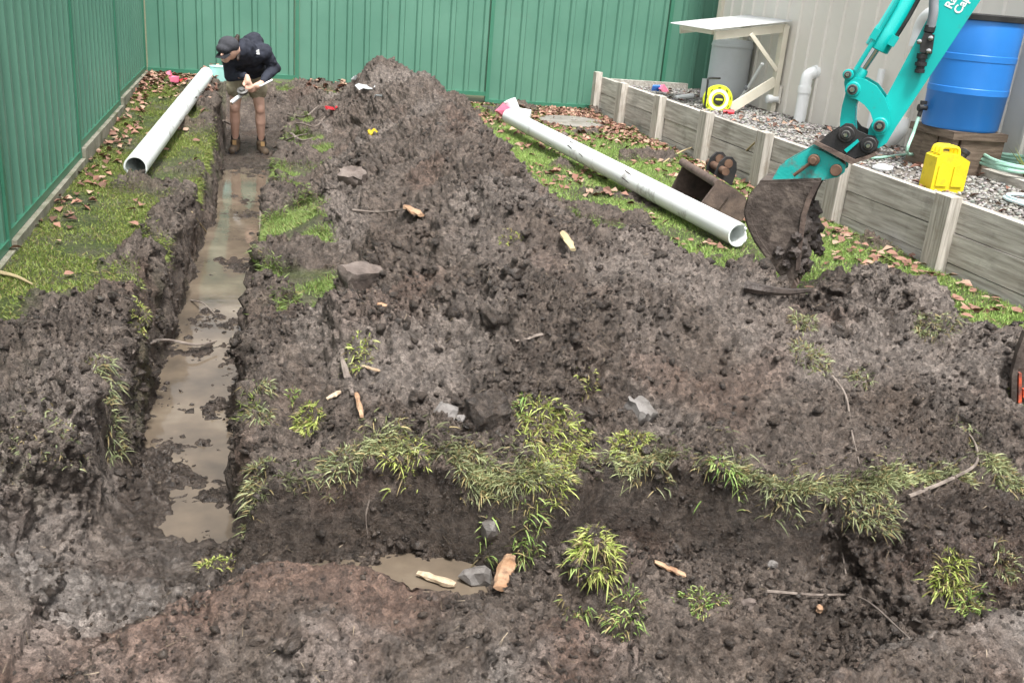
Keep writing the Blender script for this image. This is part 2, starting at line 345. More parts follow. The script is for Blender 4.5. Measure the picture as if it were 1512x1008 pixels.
def land(x, y, soft=False):
    """(height, trench mask, heap height, spoil mask, front mask) without the fine lumps"""
    z = lawn_z(x, y)
    wob = perlin(P2(x, y), 2.3, 9.)*.05 + perlin(P2(x, y), 7., 3.)*.02
    fl, fr = floor_l(y)+wob, floor_r(y)+wob*.8
    hp = heap_h(x, y)
    hp = hp*sstep(fr+.02, fr+.55, x)
    hp = hp*(1-.8*sstep(3.15, 3.75, x)*(y > 3.2)); hp = np.maximum(hp - bump(x, y, 2.62, 4.05, .22, .5, .15), 0)
    e0 = edge_y(x); nearcut = sstep(e0+.02, e0+.6, y); hp = hp*(.12+.88*nearcut)
    z = z + hp
    # clods thrown on the left verge
    sp = sstep(.02, .22, perlin(P2(x, y), 1.5, 40.)+.30*sstep(5.6, 4.0, y)-.30*sstep(-.75, -1.1, x)*sstep(3.5, 5, y)-.05+.25*np.exp(-((x+.45)/.22)**2)+.25*sstep(9, 11, y)*sstep(-.75, -.45, x))
    left = x < (fl+fr)/2
    sp = np.where(left, sp, np.where(x > 2, sstep(.2, .28, perlin(P2(x, y), 1.9, 66.)+.26*np.exp(-(((x-2.55)/.45)**2+((y-6.9)/.7)**2))), sstep(.0, .16, perlin(P2(x, y), 2.2, 5.)+.16-.0*y+.30*sstep(.62, .95, x-fr)+.35*sstep(4.6, 3.6, y))))
    sp = np.maximum(sp, sstep(4.2, 3.9, y+.25*perlin(P2(x, y), 2.)+.5*sstep(3.2, 4.2, x))*(x > 0))
    z = z + sp*.05*np.where(left, 1.3, .3+.7*nearcut)
    z = z + bump(x, y, -.62, 4.9, .16, .45, .10) + bump(x, y, -.78, 3.7, .25, .5, .07)
    z = z + bump(x, y, .38, 5.9, .2, .35, .12)
    # main trench
    dep = np.interp(y, [2.3, 2.7, 3.2, 4.5, 11.2, 12.0], [-.20, -.30, TR_Z+.02, TR_Z, TR_Z, -.28])
    dep = dep + (perlin(P2(x, y), 3.1, 12.)*.05+perlin(P2(x, y), 12., 2.)*.02)*sstep(9.6, 5, y)+.03*sstep(9.6, 10.2, y)
    silt = .075*sstep(4.1, 3.1, y)*sstep(fl+.26, fl-.02, x)
    dep = dep + silt
    wl = sstep(fl-.09, fl+.02, x)*sstep(fr+.09, fr-.02, x)*sstep(12.15, 11.75, y)
    ed = edge_y(x) + perlin(P2(x, np.zeros_like(y)), 5., 2.)*.03
    pit = np.exp(-(((x-.62)/.36)**2+((y-11.35)/.5)**2))        # pit beside the man
    z = z - pit*.45
    tr = wl
    z = z*(1-tr) + (dep)*tr
    # the front cut and the dug ground before it
    rgt = sstep(1.7, 2.5, x)
    fz = cut_z(x)
    face = sstep(ed-.035-.4*rgt, ed+.012, y)                   # 1 = behind the edge
    front = fz + .0*x
    # foreground bank: a hump with a steep back and a long front
    def bank(pts, hw_b, hw_f): return ridge(x, y, [(a, b, c+.6) for a, b, c in pts], hw_b, hw_f)-.6
    fb = np.maximum(ridge(x+wob, y+wob, [(-.26, 2.16, .22), (-.10, 2.27, .33), (.1, 2.32, .36), (.34, 2.28, .37), (.57, 2.18, .36), (.78, 2.0, .35), (.92, 1.78, .33), (.96, 1.5, .3)], .20, .85),
                    ridge(x+wob, y+wob, [(1.16, 1.70, .18), (1.45, 1.80, .33), (1.82, 1.85, .36), (2.15, 1.88, .36), (2.6, 1.93, .36), (3.2, 2.0, .33)], .22, .45))
    fb = fb + bump(x, y, 1.0, 2.53, .25, .13, .25) + bump(x, y, 1.4, 2.35, .25, .14, .1) + bump(x, y, 2.25, 2.34, .18, .14, .17) + bump(x, y, 2.9, 2.5, .4, .2, .16)
    fb = fb - bump(x, y, -.16, 1.98, .16, .07, .26)  - bump(x, y, .42, 2.68, .3, .16, .06) + bump(x, y, -.9, 2.55, .42, .6, .24) - bump(x, y, 1.8, 2.28, .3, .12, .04)
    front = front + fb*sstep(ed+.05, ed-.12, y)
    # the main trench runs on into the dug ground on the left
    lm = sstep(fr+.16, fr-.06, x)
    rampz = np.interp(y, [1.2, 2.2, 2.65, 3.0, 3.3], [-.22, -.25, -.29, -.36, TR_Z+.015]) + (perlin(P2(x, y), 5., 6.)*.05+perlin(P2(x, y), 14., 8.)*.02) + silt
    front_l = np.where(x < fl-.05, np.maximum(-.10+.03*np.sin(x*3), rampz), rampz) + .25*(fb)*sstep(2.7, 2.3, y)
    blend_l = sstep(fl-.14-.4*sstep(3.5, 2.8, y), fl+.02, x)
    verge = -.06*sstep(3.4, 2.5, y)
    leftpart = (z+verge)*(1-blend_l) + rampz*blend_l
    leftpart = leftpart*sstep(2.35, 2.95, y) + np.maximum(front_l, front-.02)*(1-sstep(2.35, 2.95, y))
    zz = z*face + front*(1-face)
    near = sstep(3.4, 3.1, y)
    z = zz*(1-lm*near) + leftpart*lm*near
    fm = np.clip((1-face)*(1-lm*near) + lm*near*sstep(3.0, 2.6, y), 0, 1)
    wall = tr*(1-tr)*4
    return z, tr, hp, sp, fm, wall, lm*near
# ---- grid whose columns crowd at the trench walls and whose rows crowd at the cut
def seg(bps, cnt): return [np.linspace(0, 1, c, endpoint=False) for c in cnt]
XC = [95, 30, 42, 30, 300, 130]; YC = [200, 44, 165, 165, 250]
yn = np.concatenate([np.linspace(a, b, c, endpoint=False) for a, b, c in zip((1.05, 2.7, 2.9, 4.4, 7), (2.7, 2.9, 4.4, 7, 13.0), YC)] + [[13.0]])
nr = len(yn); nc = sum(XC)+1
GX = np.empty((nr, nc)); GY = np.empty((nr, nc))
for r, y in enumerate(yn):
    fl, fr = float(floor_l(y)), float(floor_r(y))
    bp = [-1.36, fl-.15, fl+.05, fr-.05, fr+.16, 2.75, 4.42]
    GX[r] = np.concatenate([np.linspace(a, b, c, endpoint=False) for a, b, c in zip(bp, bp[1:], XC)] + [[bp[-1]]])
ro = np.cumsum([0]+YC)
for c in range(nc):
    ed = float(edge_y(GX[ro[2], c]))
    bp = [1.05, ed-.16, ed+.04, 4.4, 7.0, 13.0]
    GY[:, c] = np.concatenate([np.linspace(a, b, k, endpoint=False) for a, b, k in zip(bp, bp[1:], YC)] + [[13.0]])
x, y = GX.ravel(), GY.ravel()
z, trm, hp, spm, fm, wallm, lm = land(x, y)
lawnm = np.clip(1-sstep(.015, .07, hp)-spm-fm-sstep(.05, .4, trm), 0, 1)
grass = lawnm.copy()
Pz = np.stack([x, y, z], 1); G = Pz.reshape(nr, nc, 3)
du = np.gradient(G, axis=1); dv = np.gradient(G, axis=0); nor = np.cross(du, dv).reshape(-1, 3); nor /= np.linalg.norm(nor, axis=1)[:, None]+1e-9
soil = 1-lawnm
floorm = np.clip(trm-wallm, 0, 1)*(1-fm)
smooth_bank = fm*sstep(.10, .2, z+.36)*sstep(2.6, 2.3, y)*(1-np.exp(-(((x-1.05)/.28)**2+((y-2.5)/.2)**2)))
cutw = np.clip(4*fm*(1-fm), 0, 1)*(x > -.1)*(x < 1.9)
amp = .012 + soil*np.clip(.9-.6*floorm-.5*smooth_bank-.5*wallm-.82*cutw-.4*np.exp(-((y-edge_y(x))/.13)**2)*(x > -.1)*(x < 1.9), .1, 1)
big = perlin(Pz, 3.2, 11.); b1 = np.abs(perlin(Pz, 6.5, 7.)); b3 = np.abs(perlin(Pz, 30., 27.)); b4 = perlin(Pz, 55., 37.)
warp = np.stack([perlin(Pz, 9., o) for o in (1., 2.5, 4.)], 1)*.05
w0 = 1-worley(Pz+warp*1.5, 4.6, 2); w1 = 1-worley(Pz+warp, 9.5, 3); w2 = 1-worley(Pz+warp, 21., 5); w3 = 1-worley(Pz+warp, 44., 8)
patch = sstep(-.25, .3, perlin(Pz, 1.8, 77.))            # crumbly here, smeared there
lump = .07*big + .06*b1 + .13*w0 + (.065*w1 + .06*w2 + .13*np.abs(perlin(Pz+warp, 8.5, 71.)))*(.25+.75*patch) + .065*w3*(.45+.8*patch) + .03*b3 + .014*b4 + .08*np.abs(perlin(Pz+warp, 17., 5.))
lump = lump - np.median(lump)
amp = amp*np.interp(y, [2, 6, 9, 11], [1, 1, .8, .75])
disp = amp*lump - .004
ragged = fm*0
D = Pz + nor*disp[:, None]
# long shallow smears on the cut face
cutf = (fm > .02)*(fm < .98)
V = D
nz = nor[:, 2]
pale = np.clip(sstep(.0, .25, perlin(Pz, 1.3, 90.))*.35*(1-lawnm)*(hp > .05) + .85*sstep(3.3, 2.7, y)*sstep(-.02, -.35, x)*sstep(-.1, .2, perlin(Pz, 2.5, 55.)+.12) + .75*smooth_bank*sstep(-.1, .35, perlin(Pz, 3., 21.)+.4*perlin(Pz, 15., 4.)) + .5*(x < floor_l(y))*sstep(4.6, 3.0, y)*sstep(-.1, .3, perlin(Pz, 2.7, 47.)), 0, 1)
pale = np.where((y > 3.0) & (y < 4.3) & (x > 1.4), np.maximum(pale, .4*sstep(.0, .3, perlin(Pz, 1.6, 33.))), pale)
red = np.clip(sstep(.18, .4, perlin(Pz, 2.6, 61.))*.3*soil + .7*smooth_bank*sstep(-.05, .3, perlin(Pz, 2.2, 14.)+.1*sstep(.8, .2, x)) + .7*bump(x, y, -.6, 2.15, .25, .25, 1), 0, .8)
green = np.clip(lawnm*(.55+.45*sstep(-.2, .3, perlin(Pz, 3.5, 44.))) + .35*(x < floor_l(y))*sstep(.0, .3, perlin(Pz, 2.2, 71.))*(y > 2.8), 0, 1)
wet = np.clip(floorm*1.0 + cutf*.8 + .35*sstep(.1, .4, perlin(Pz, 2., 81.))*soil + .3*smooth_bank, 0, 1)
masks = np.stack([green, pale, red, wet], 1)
# ---- faces, handed out to the pieces of the setting
idx = np.arange(nr*nc).reshape(nr, nc)
F = np.stack([idx[:-1, :-1], idx[:-1, 1:], idx[1:, 1:], idx[1:, :-1]], -1).reshape(-1, 4)
fc = lambda a: a[F].mean(1)
fx, fy, fh, ff, ft, fz_ = fc(x), fc(y), fc(hp), fc(fm), fc(trm), fc(z)
kindf = np.zeros(len(F), int)                               # 0 ground
kindf[(fh > .05) & (ff < .5) & (ft < .4)] = 2               # soil heap
kindf[ft > .4] = 1                                          # trench
kindf[(ff > .5) & (fx > -.55)] = 1
kindf[(fc(smooth_bank) > .35) & (fx > -.5) & (fx < 1.13) & (fy < 2.75)] = 3
kindf[(fc(smooth_bank) > .35) & (fx >= 1.13) & (fy < 2.25)] = 4
kindf[(ff > .4) & ((fx-1.0)**2/.33**2+(fy-2.53)**2/.2**2 < 1) & (kindf == 1)] = 5
def piece(k, name):
    f = F[kindf == k]; u, inv = np.unique(f, return_inverse=True)
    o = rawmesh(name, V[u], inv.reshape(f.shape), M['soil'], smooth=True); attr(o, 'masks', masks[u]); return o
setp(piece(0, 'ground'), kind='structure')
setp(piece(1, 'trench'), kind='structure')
setp(piece(2, 'soil_heap'), 'long heap of dark lumpy excavated soil filling the middle of the yard', 'soil heap')
setp(piece(3, 'earth_bank'), 'smooth reddish brown earth bank across the bottom of the picture', 'earth bank')
piece4 = setp(piece(4, 'earth_berm'), 'rounded log shaped earth berm in the bottom right corner', 'earth bank')
setp(piece(5, 'soil_mound'), 'small dark soil mound topped with turf in the front trench', 'soil mound')
# coarse copy for placing things on the soil
s2 = 2
gi = np.arange(0, nr*nc).reshape(nr, nc)[::s2, ::s2]; Gc = V.reshape(nr, nc, 3)[::s2, ::s2]; n2r, n2c = Gc.shape[:2]
ci = np.arange(n2r*n2c).reshape(n2r, n2c); cf = np.stack([ci[:-1, :-1], ci[:-1, 1:], ci[1:, 1:], ci[1:, :-1]], -1).reshape(-1, 4)
bvh = BVHTree.FromPolygons([tuple(p) for p in Gc.reshape(-1, 3).tolist()], cf.tolist())
def drop(px, py):
    h = bvh.ray_cast(Vector((px, py, 5)), Vector((0, 0, -1)))
    return (h[0], h[1]) if h[0] is not None else (Vector((px, py, 0)), Vector((0, 0, 1)))
def hit(px, py):
    h = bvh.ray_cast(CAM, ray(px, py).normalized())
    if h[0] is not None and h[0].z < -.312 and .1 < h[0].x < .9 and h[0].y < 2.9: return gz(px, py, -.312), Vector((0, 0, 1))
    return (h[0], h[1]) if h[0] is not None else (gz(px, py, 0), Vector((0, 0, 1)))
# ground beyond the dug yard, out to the horizon
bm = B()
x0, x1, y0, y1, S = -1.36, 4.42, 1.05, 13.0, 300
def quad(*p): bm.faces.new([bm.verts.new(q) for q in p])
zo = -.02
for a in (((-S, -S), (S, -S), (S, y0), (-S, y0)), ((-S, y1), (S, y1), (S, S), (-S, S)), ((-S, y0), (x0, y0), (x0, y1), (-S, y1)), ((x1, y0), (S, y0), (S, y1), (x1, y1))):
    quad(*[(p[0], p[1], zo-.1*(p[1] <= y0)) for p in a])
M['far_ground'] = mat('far_ground', (.05, .06, .03), (.09, .10, .045), 3, .9)
setp(obj('surrounding_ground', bm, M['far_ground']), kind='structure')
# muddy water
def water(name, pts, z, label):
    bm = B(); f = bm.faces.new([bm.verts.new((p[0], p[1], z)) for p in pts]); r = bmesh.ops.extrude_face_region(bm, geom=[f])
    for v in r['geom']:
        if isinstance(v, bmesh.types.BMVert): v.co.z -= .05
    return setp(obj(name, bm, M['water']), kind='structure')
ys = np.linspace(2.9, 10.2, 30)
water('trench_water', [(floor_l(t)-.08, t) for t in ys] + [(floor_r(t)+.06, t) for t in ys[::-1]], TR_Z+.016, '')
water('front_trench_water', [(.1, 2.5), (.74, 2.45), (.72, 2.8), (.6, 2.9), (.1, 2.9)], -.312, '')
# ================================================================== FENCES
def sheet(bm, a, b, z0, z1, out, pitch=.2, depth=.032, prof=((0, 0), (.62, 0), (.70, 1), (.92, 1), (1, 0))):
    """ribbed steel sheet from a to b (xy), ribs standing out along 'out'"""
    a, b = Vector((*a, 0)), Vector((*b, 0)); L = (b-a).length; d = (b-a)/L; o = Vector((*out, 0)); n = max(1, round(L/pitch)); pw = L/n
    pts = []
    for i in range(n):
        for t, h in prof[:-1] if i < n-1 else prof: pts.append(a+d*(i+t)*pw+o*depth*h)
    lo = [bm.verts.new(p+Vector((0, 0, z0))) for p in pts]; hi = [bm.verts.new(p+Vector((0, 0, z1))) for p in pts]
    for i in range(len(pts)-1): bm.faces.new((lo[i], lo[i+1], hi[i+1], hi[i]))
FH = 1.8
# left fence: runs along Y at x = -1.30, panels step up away from the viewer
LX = -1.34
lf = empty('steel_fence', (LX, 8, 0), 'green ribbed steel fence along the left side on a concrete plinth', 'fence')
lp = [(.8, 3.2, -.01), (3.2, 5.6, .02), (5.6, 8.0, .06), (8.0, 10.4, .13), (10.4, 12.93, .20)]
for i, (a, b, zb) in enumerate(lp):
    bm = B(); sheet(bm, (LX, a+.03), (LX, b-.03), zb+.03, zb+FH-.02, (1, 0), .21); obj('panel', bm, M['fence'], lf)
    for zz in (zb+.02, zb+FH):
        bm = B(); bx(bm, (LX+.012, (a+b)/2, zz), (.058, b-a-.05, .05)); obj('rail', bm, M['fence_trim'], lf, bevel=.006)
    bm = B(); bx(bm, (LX+.012, a, zb+FH/2-.03), (.066, .05, FH+.12)); obj('post', bm, M['fence_trim'], lf, bevel=.005)
bm = B(); bx(bm, (LX+.012, 12.94, 1.08), (.07, .05, FH+.2)); obj('post', bm, M['fence_trim'], lf, bevel=.005)
for i, (a, b, zb) in enumerate(lp):
    bm = B(); bx(bm, (LX+.035, (a+b)/2, zb-.12), (.075, b-a-.012, .225)); obj('plinth', bm, M['concrete'], lf, bevel=.01)
# back fence: y = 13, panels step down to the right
BY = 13.0
bf = empty('steel_fence', (2, BY, 0), 'green ribbed steel fence across the back of the yard', 'fence')
xs = [-1.31, .50, 2.98, 5.46, 7.94]; zs = [.185, .115, .02, -.05]
for (a, b), zb in zip(zip(xs, xs[1:]), zs):
    bm = B(); sheet(bm, (a+.03, BY), (b-.03, BY), zb+.03, zb+FH-.02, (0, -1), .225); obj('panel', bm, M['fence'], bf)
    for zz in (zb+.02, zb+FH):
        bm = B(); bx(bm, ((a+b)/2, BY-.012, zz), (b-a-.05, .058, .05)); obj('rail', bm, M['fence_trim'], bf, bevel=.006)
    bm = B(); bx(bm, (b, BY-.012, zb+FH/2-.02), (.05, .066, FH+.12)); obj('post', bm, M['fence_trim'], bf, bevel=.005)
for px, py, zz in ((-.2, 0, 1.3), (.9, 0, 1.35), (3.3, 0, .62), (4.1, 0, .55)): pass

# ================================================================== RETAINING WALL AND GRAVEL BED
WX, WT = 4.45, .47
rw = empty('retaining_wall', (WX, 8, 0), 'weathered grey timber sleeper retaining wall holding the gravel bed', 'retaining wall')
posts = [12.72, 11.75, 10.5, 9.25, 8.0, 6.75, 5.45, 4.1, 2.8]
for k, yy in enumerate(posts):
    bm = B(); bx(bm, (WX-.028, yy, .2), (.085, .17 if k else .13, .60 if k else .66), jit=.004); obj('post', bm, M['timber_v'], rw, bevel=.006)
for a, b in zip(posts, posts[1:]):
    zt = WT
    for k, h in enumerate((.205, .20, .16)):
        bm = B(); bx(bm, (WX+.055+random.uniform(-.006, .006), (a+b)/2, zt-h/2), (.075, abs(a-b)-.008, h-.007), jit=.003); obj('plank', bm, M['timber'], rw, bevel=.006); zt -= h
# the bed's end board along the back fence
for k, h in enumerate((.2, .2)):
    bm = B(); bx(bm, (5.15, 12.78, WT-.02-h*(k+.5)), (1.2, .07, h-.006), jit=.003); obj('plank', bm, M['timber'], rw, bevel=.006)
SX = 5.95                                                    # shed wall
def bed_z(x, y): return np.interp(y, [3, 7, 10.8, 12.8], [.43, .43, .37, .37]) + .0*x
gxs = np.linspace(WX+.06, SX+.3, 24); gys = np.linspace(2.7, 12.95, 90)
XX, YY = np.meshgrid(gxs, gys); xx, yy = XX.ravel(), YY.ravel(); zz = bed_z(xx, yy) + perlin(P2(xx, yy), 2.)*.03 - .012
gi = np.arange(len(xx)).reshape(XX.shape); gf = np.stack([gi[:-1, :-1], gi[:-1, 1:], gi[1:, 1:], gi[1:, :-1]], -1).reshape(-1, 4)
M['bed'] = mat('gravel_dirt', (.10, .085, .07), (.22, .2, .175), 30, .9, 0, .6, 80)
setp(rawmesh('gravel_bed', np.stack([xx, yy, zz], 1), gf, M['bed'], smooth=True), kind='structure')
bedbvh = BVHTree.FromPolygons(np.stack([xx, yy, zz], 1).tolist(), gf.tolist())
def bed(px, py):
    h = bedbvh.ray_cast(CAM, ray(px, py).normalized()); return h[0] if h[0] is not None else gz(px, py, .42)
def bedat(x, y):
    h = bedbvh.ray_cast(Vector((x, y, 3)), Vector((0, 0, -1))); return h[0] if h[0] is not None else Vector((x, y, .42))
# gravel: deformed 12-vertex stones joined (past counting)
def scatter(name, base_v, base_f, pos, size, col, mat_, normal=None, flat=(1, 1, .6), jit=.25):
    n = len(pos); nv = len(base_v)
    q = rng.normal(size=(n, 4)); q /= np.linalg.norm(q, axis=1)[:, None]; a, b, c, d = q.T
    Rm = np.stack([np.stack([1-2*(c*c+d*d), 2*(b*c-a*d), 2*(b*d+a*c)], -1), np.stack([2*(b*c+a*d), 1-2*(b*b+d*d), 2*(c*d-a*b)], -1), np.stack([2*(b*d-a*c), 2*(c*d+a*b), 1-2*(b*b+c*c)], -1)], 1)
    bv = base_v[None]*(1+rng.uniform(-jit, jit, (n, nv, 1)))*np.array((1, .8, .6))
    Vv = np.einsum('nij,nvj->nvi', Rm, bv)*np.asarray(size)[:, None, None]*np.array(flat) + np.asarray(pos)[:, None, :]
    Ff = (base_f[None] + (np.arange(n)*nv)[:, None, None]).reshape(-1, base_f.shape[1])
    o = rawmesh(name, Vv.reshape(-1, 3), Ff, mat_); attr(o, 'col', np.repeat(np.concatenate([col, np.ones((n, 1))], 1), nv, 0)); return o
bm = B(); bmesh.ops.create_icosphere(bm, subdivisions=1, radius=1); ICO_V = np.array([v.co[:] for v in bm.verts]); ICO_F = np.array([[v.index for v in f.verts] for f in bm.faces]); bm.free()
n = 12000; gx_ = rng.uniform(WX+.1, SX-.02, n); gy_ = 2.8 + (12.8-2.8)*rng.random(n)**1.25
gz_ = bed_z(gx_, gy_) + perlin(P2(gx_, gy_), 2.)*.03
g = rng.uniform(.11, .42, n)[:, None]*np.array((1, .955, .89)) * (1+rng.normal(0, .04, (n, 3)))
setp(scatter('gravel', ICO_V, ICO_F, np.stack([gx_, gy_, gz_], 1), rng.uniform(.010, .025, n), g, M['gravel']), 'grey and white gravel stones covering the raised bed', 'gravel', kind='stuff')

# ================================================================== SHED
SY = gx(1066, 2, SX).y
sh = empty('metal_shed', (SX, 8, .3), 'beige metal clad shed standing behind the gravel bed', 'shed')
bm = B(); sheet(bm, (SX, 2.0), (SX, SY), .18, 3.0, (-1, 0), .29, .022, ((0, 0), (.80, 0), (.84, 1), (.93, 1), (.97, 0), (1, 0))); obj('wall', bm, M['shed'], sh)
bm = B(); bx(bm, (SX+2.5, SY, 1.6), (5, .05, 2.8)); obj('wall', bm, M['shed'], sh)
bm = B(); bx(bm, (SX+2.5, 2.0, 1.6), (5, .05, 2.8)); obj('wall', bm, M['shed'], sh)
bm = B(); bx(bm, (SX+2.45, (2+SY)/2, 3.03), (5.2, SY-1.8, .06)); obj('roof', bm, M['shed'], sh, bevel=.01)
bm = B(); bx(bm, (SX-.01, SY-.04, 1.6), (.06, .1, 2.84)); obj('corner_trim', bm, M['cream'], sh)
bm = B(); bx(bm, (SX-.02, (2.1+SY)/2, .27), (.035, SY-2.3, .2)); obj('base_board', bm, M['darkwood'], sh)
# ================================================================== LEAN-TO WITH GREY TANK
ln = empty('lean_to', (SX-.5, 11, .37), 'small lean-to of cream timber with white corrugated roof over grey tank', 'lean-to')
# roof sheet: corners measured on the wall plane (right edge) and 0.95 m out from it
RA, RB = gx(1108, 22, SX-.03), gx(1163, 31, SX-.03)
y_far, y_near = gx(1101, 21, SX-.03).y, RB.y-.1
zw = RB.z; zo_ = zw-.16; ox = SX-1.02
bm = B(); nY = 40
prev = None
for i in range(nY*2+1):
    t = i/(nY*2); yy = y_far+(y_near-y_far)*t; dz = .012*(i % 2)
    row = [bm.verts.new((SX-.03, yy, zw+dz)), bm.verts.new((ox, yy, zo_+dz))]
    if prev: bm.faces.new((prev[0], prev[1], row[1], row[0]))
    prev = row
bmesh.ops.solidify(bm, geom=bm.faces[:], thickness=.006)
obj('roof_sheet', bm, M['white_roof'], ln)
pz = .37
bm = B(); bx(bm, (SX-.06, y_near+.08, (pz+zw)/2-.02), (.06, .10, zw-pz-.06)); obj('post', bm, M['cream'], ln, bevel=.004)
bm = B(); bar(bm, (SX-.03, y_near+.08, zw-.075), (ox+.1, y_near+.08, zo_-.06), .09, .045, Vector((0, 1, 0))); obj('beam', bm, M['cream'], ln, bevel=.004)
bm = B(); bar(bm, (SX-.03, y_far-.1, zw-.075), (ox+.1, y_far-.1, zo_-.06), .09, .045, Vector((0, 1, 0))); obj('beam', bm, M['cream'], ln, bevel=.004)
bm = B(); bx(bm, (SX-.06, y_far-.1, (pz+zw)/2-.02), (.06, .10, zw-pz-.06)); obj('post', bm, M['cream'], ln, bevel=.004)
bm = B(); bar(bm, (SX-.09, y_near+.05, zw-.55), (SX-.5, y_near+.03, zw-.17), .045, .025, Vector((0, 1, 0))); obj('brace', bm, M['cream'], ln)
bm = B(); bar(bm, (SX-.09, y_near+.05, pz+.36), (SX-.62, y_near+.02, pz+.02), .11, .03, Vector((0, 1, 0))); obj('brace', bm, M['cream'], ln)
bm = B(); bx(bm, (ox+.12, (y_far+y_near)/2, zo_-.03), (.05, y_far-y_near-.3, .05)); obj('batten', bm, M['cream'], ln)
# grey tank
tc_ = bed(1069, 150)
tk = empty('grey_tank', tc_, 'tall grey cylindrical tank standing under the lean-to roof', 'tank')
th = zo_-.12-tc_.z
bm = B(); lathe(bm, tc_, (0, 0, 1), [(.235, 0), (.25, .03), (.25, th-.05), (.235, th-.01), (.06, th)], 40); obj('shell', bm, M['grey_tank'], tk, smooth=True)
bm = B(); lathe(bm, tc_+Vector((0, 0, th-.1)), (0, 0, 1), [(.251, 0), (.257, .008), (.257, .03), (.251, .04)], 40, caps=False); obj('rim_band', bm, M['grey_tank'], tk, smooth=True)
bm = B(); lathe(bm, tc_+Vector((-.11, -.2, .12)), (-.2, -1, 0), [(.035, 0), (.035, .09), (.05, .09), (.05, .13)], 14); obj('outlet', bm, M['pvc_clean'], tk, smooth=True)
# conduit leaning against the tank
a, b = bed(1084, 158), gx(1126, 94, SX-.2)
cn = empty('conduit', a, 'thin white conduit leaning up between tank and timber post', 'pipe')
bm = B(); tube(bm, [a, (a+b)/2+Vector((.01, 0, -.02)), b], .022, 10); obj('pipe_length', bm, M['pvc_clean'], cn, smooth=True)
bm = B(); mid = a+(b-a)*.45; tube(bm, [mid-(b-a)*.03, mid+(b-a)*.03], .029, 10); obj('coupling', bm, M['hose_grey'], cn, smooth=True)
# white block and board beside the reel
p = bed(1043, 150)
bm = B(); bx(bm, p+Vector((.1, .25, .12)), (.1, .12, .26), Matrix.Rotation(.2, 3, 'Z')); setp(obj('white_block', bm, M['white_roof'], bevel=.01), 'small white block standing behind the yellow reel', 'block')
p = bed(1005, 148)
bm = B(); tube(bm, [p+Vector((-.05, .05, .02)), p+Vector((.2, .1, .05))], .03, 8); setp(obj('white_offcut', bm, M['pvc_clean'], smooth=True), 'short white pipe offcut on the bed left of the reel', 'pipe')

# ================================================================== PIPES ON THE SHED WALL
def pvc_pipe(name, pts, r, label, collars=()):
    e = empty(name, pts[0], label, 'pipe'); P = crm(pts, 8)
    bm = B(); tube(bm, P, r, 16); obj('pipe_length', bm, M['pvc_clean'], e, smooth=True)
    for t in collars:
        i = int(t*(len(P)-1)); i = min(max(i, 1), len(P)-2); d = (P[i+1]-P[i-1]).normalized()
        bm = B(); tube(bm, [P[i]-d*.035, P[i]+d*.035], r*1.12, 16); obj('collar', bm, M['pvc_clean'], e, smooth=True)
    return e
WXp = SX-.11
b0 = gx(1180, 178, WXp); t0 = gx(1192, 118, WXp); t0.y = b0.y; b0.z -= .03
pvc_pipe('stub_pipe', [b0, (b0+t0)/2, t0, t0+Vector((.03, 0, .06)), t0+Vector((.12, 0, .09)), t0+Vector((.2, 0, .09))], .066, 'white pipe stub rising from gravel and elbowing into the shed wall', (.32, .78))
p = gx(1145, 147, SX-.05)
e = empty('wall_spout', p, 'small white round outlet on the shed wall beside the post', 'outlet')
bm = B(); lathe(bm, p+Vector((.05, 0, 0)), (-1, 0, 0), [(.035, 0), (.035, .1), (.05, .1), (.05, .16), (.03, .17)], 16); obj('spout', bm, M['pvc_clean'], e, smooth=True)
bm = B(); bx(bm, p+Vector((.03, .03, .06)), (.012, .16, .2)); obj('backing_plate', bm, M['shed'], e)
# downpipe behind the excavator arm
d0, d1 = gx(1340, 50, SX-.13), gx(1326, 190, SX-.13); yy = d1.y-.02
top = Vector((SX-.13, yy, d0.z))
dpE = empty('downpipe', (SX-.13, yy, .4), 'beige downpipe with white elbows behind the excavator arm', 'pipe')
bm = B(); tube(bm, [(SX-.13, yy, d1.z), top], .05, 16); obj('pipe_length', bm, M['shed'], dpE, smooth=True)
bm = B(); tube(bm, crm([top+Vector((0, 0, -.06)), top+Vector((0, 0, .07)), top+Vector((-.02, -.10, .17)), top+Vector((-.03, -.26, .20))], 6), .068, 16); obj('elbow', bm, M['pvc_clean'], dpE, smooth=True)
lo = Vector((SX-.13, yy, d1.z))
bm = B(); tube(bm, crm([lo+Vector((0, 0, .1)), lo+Vector((0, 0, -.02)), lo+Vector((-.02, .08, -.13)), lo+Vector((-.03, .2, -.22))], 6), .068, 16); obj('elbow', bm, M['pvc_clean'], dpE, smooth=True)
bm = B(); tube(bm, [top+Vector((0, 0, -.1)), top+Vector((0, 0, -.03))], .076, 16); obj('collar', bm, M['pvc_clean'], dpE, smooth=True)
# thin white riser seen through the linkage
r0_ = gx(1287, 178, SX-.08); bm = B(); tube(bm, [(SX-.08, r0_.y, .38), (SX-.08, r0_.y, gx(1290, 100, SX-.08).z)], .035, 12); setp(obj('riser_pipe', bm, M['pvc_clean'], smooth=True), 'thin white riser pipe on the shed wall behind the arm linkage', 'pipe')

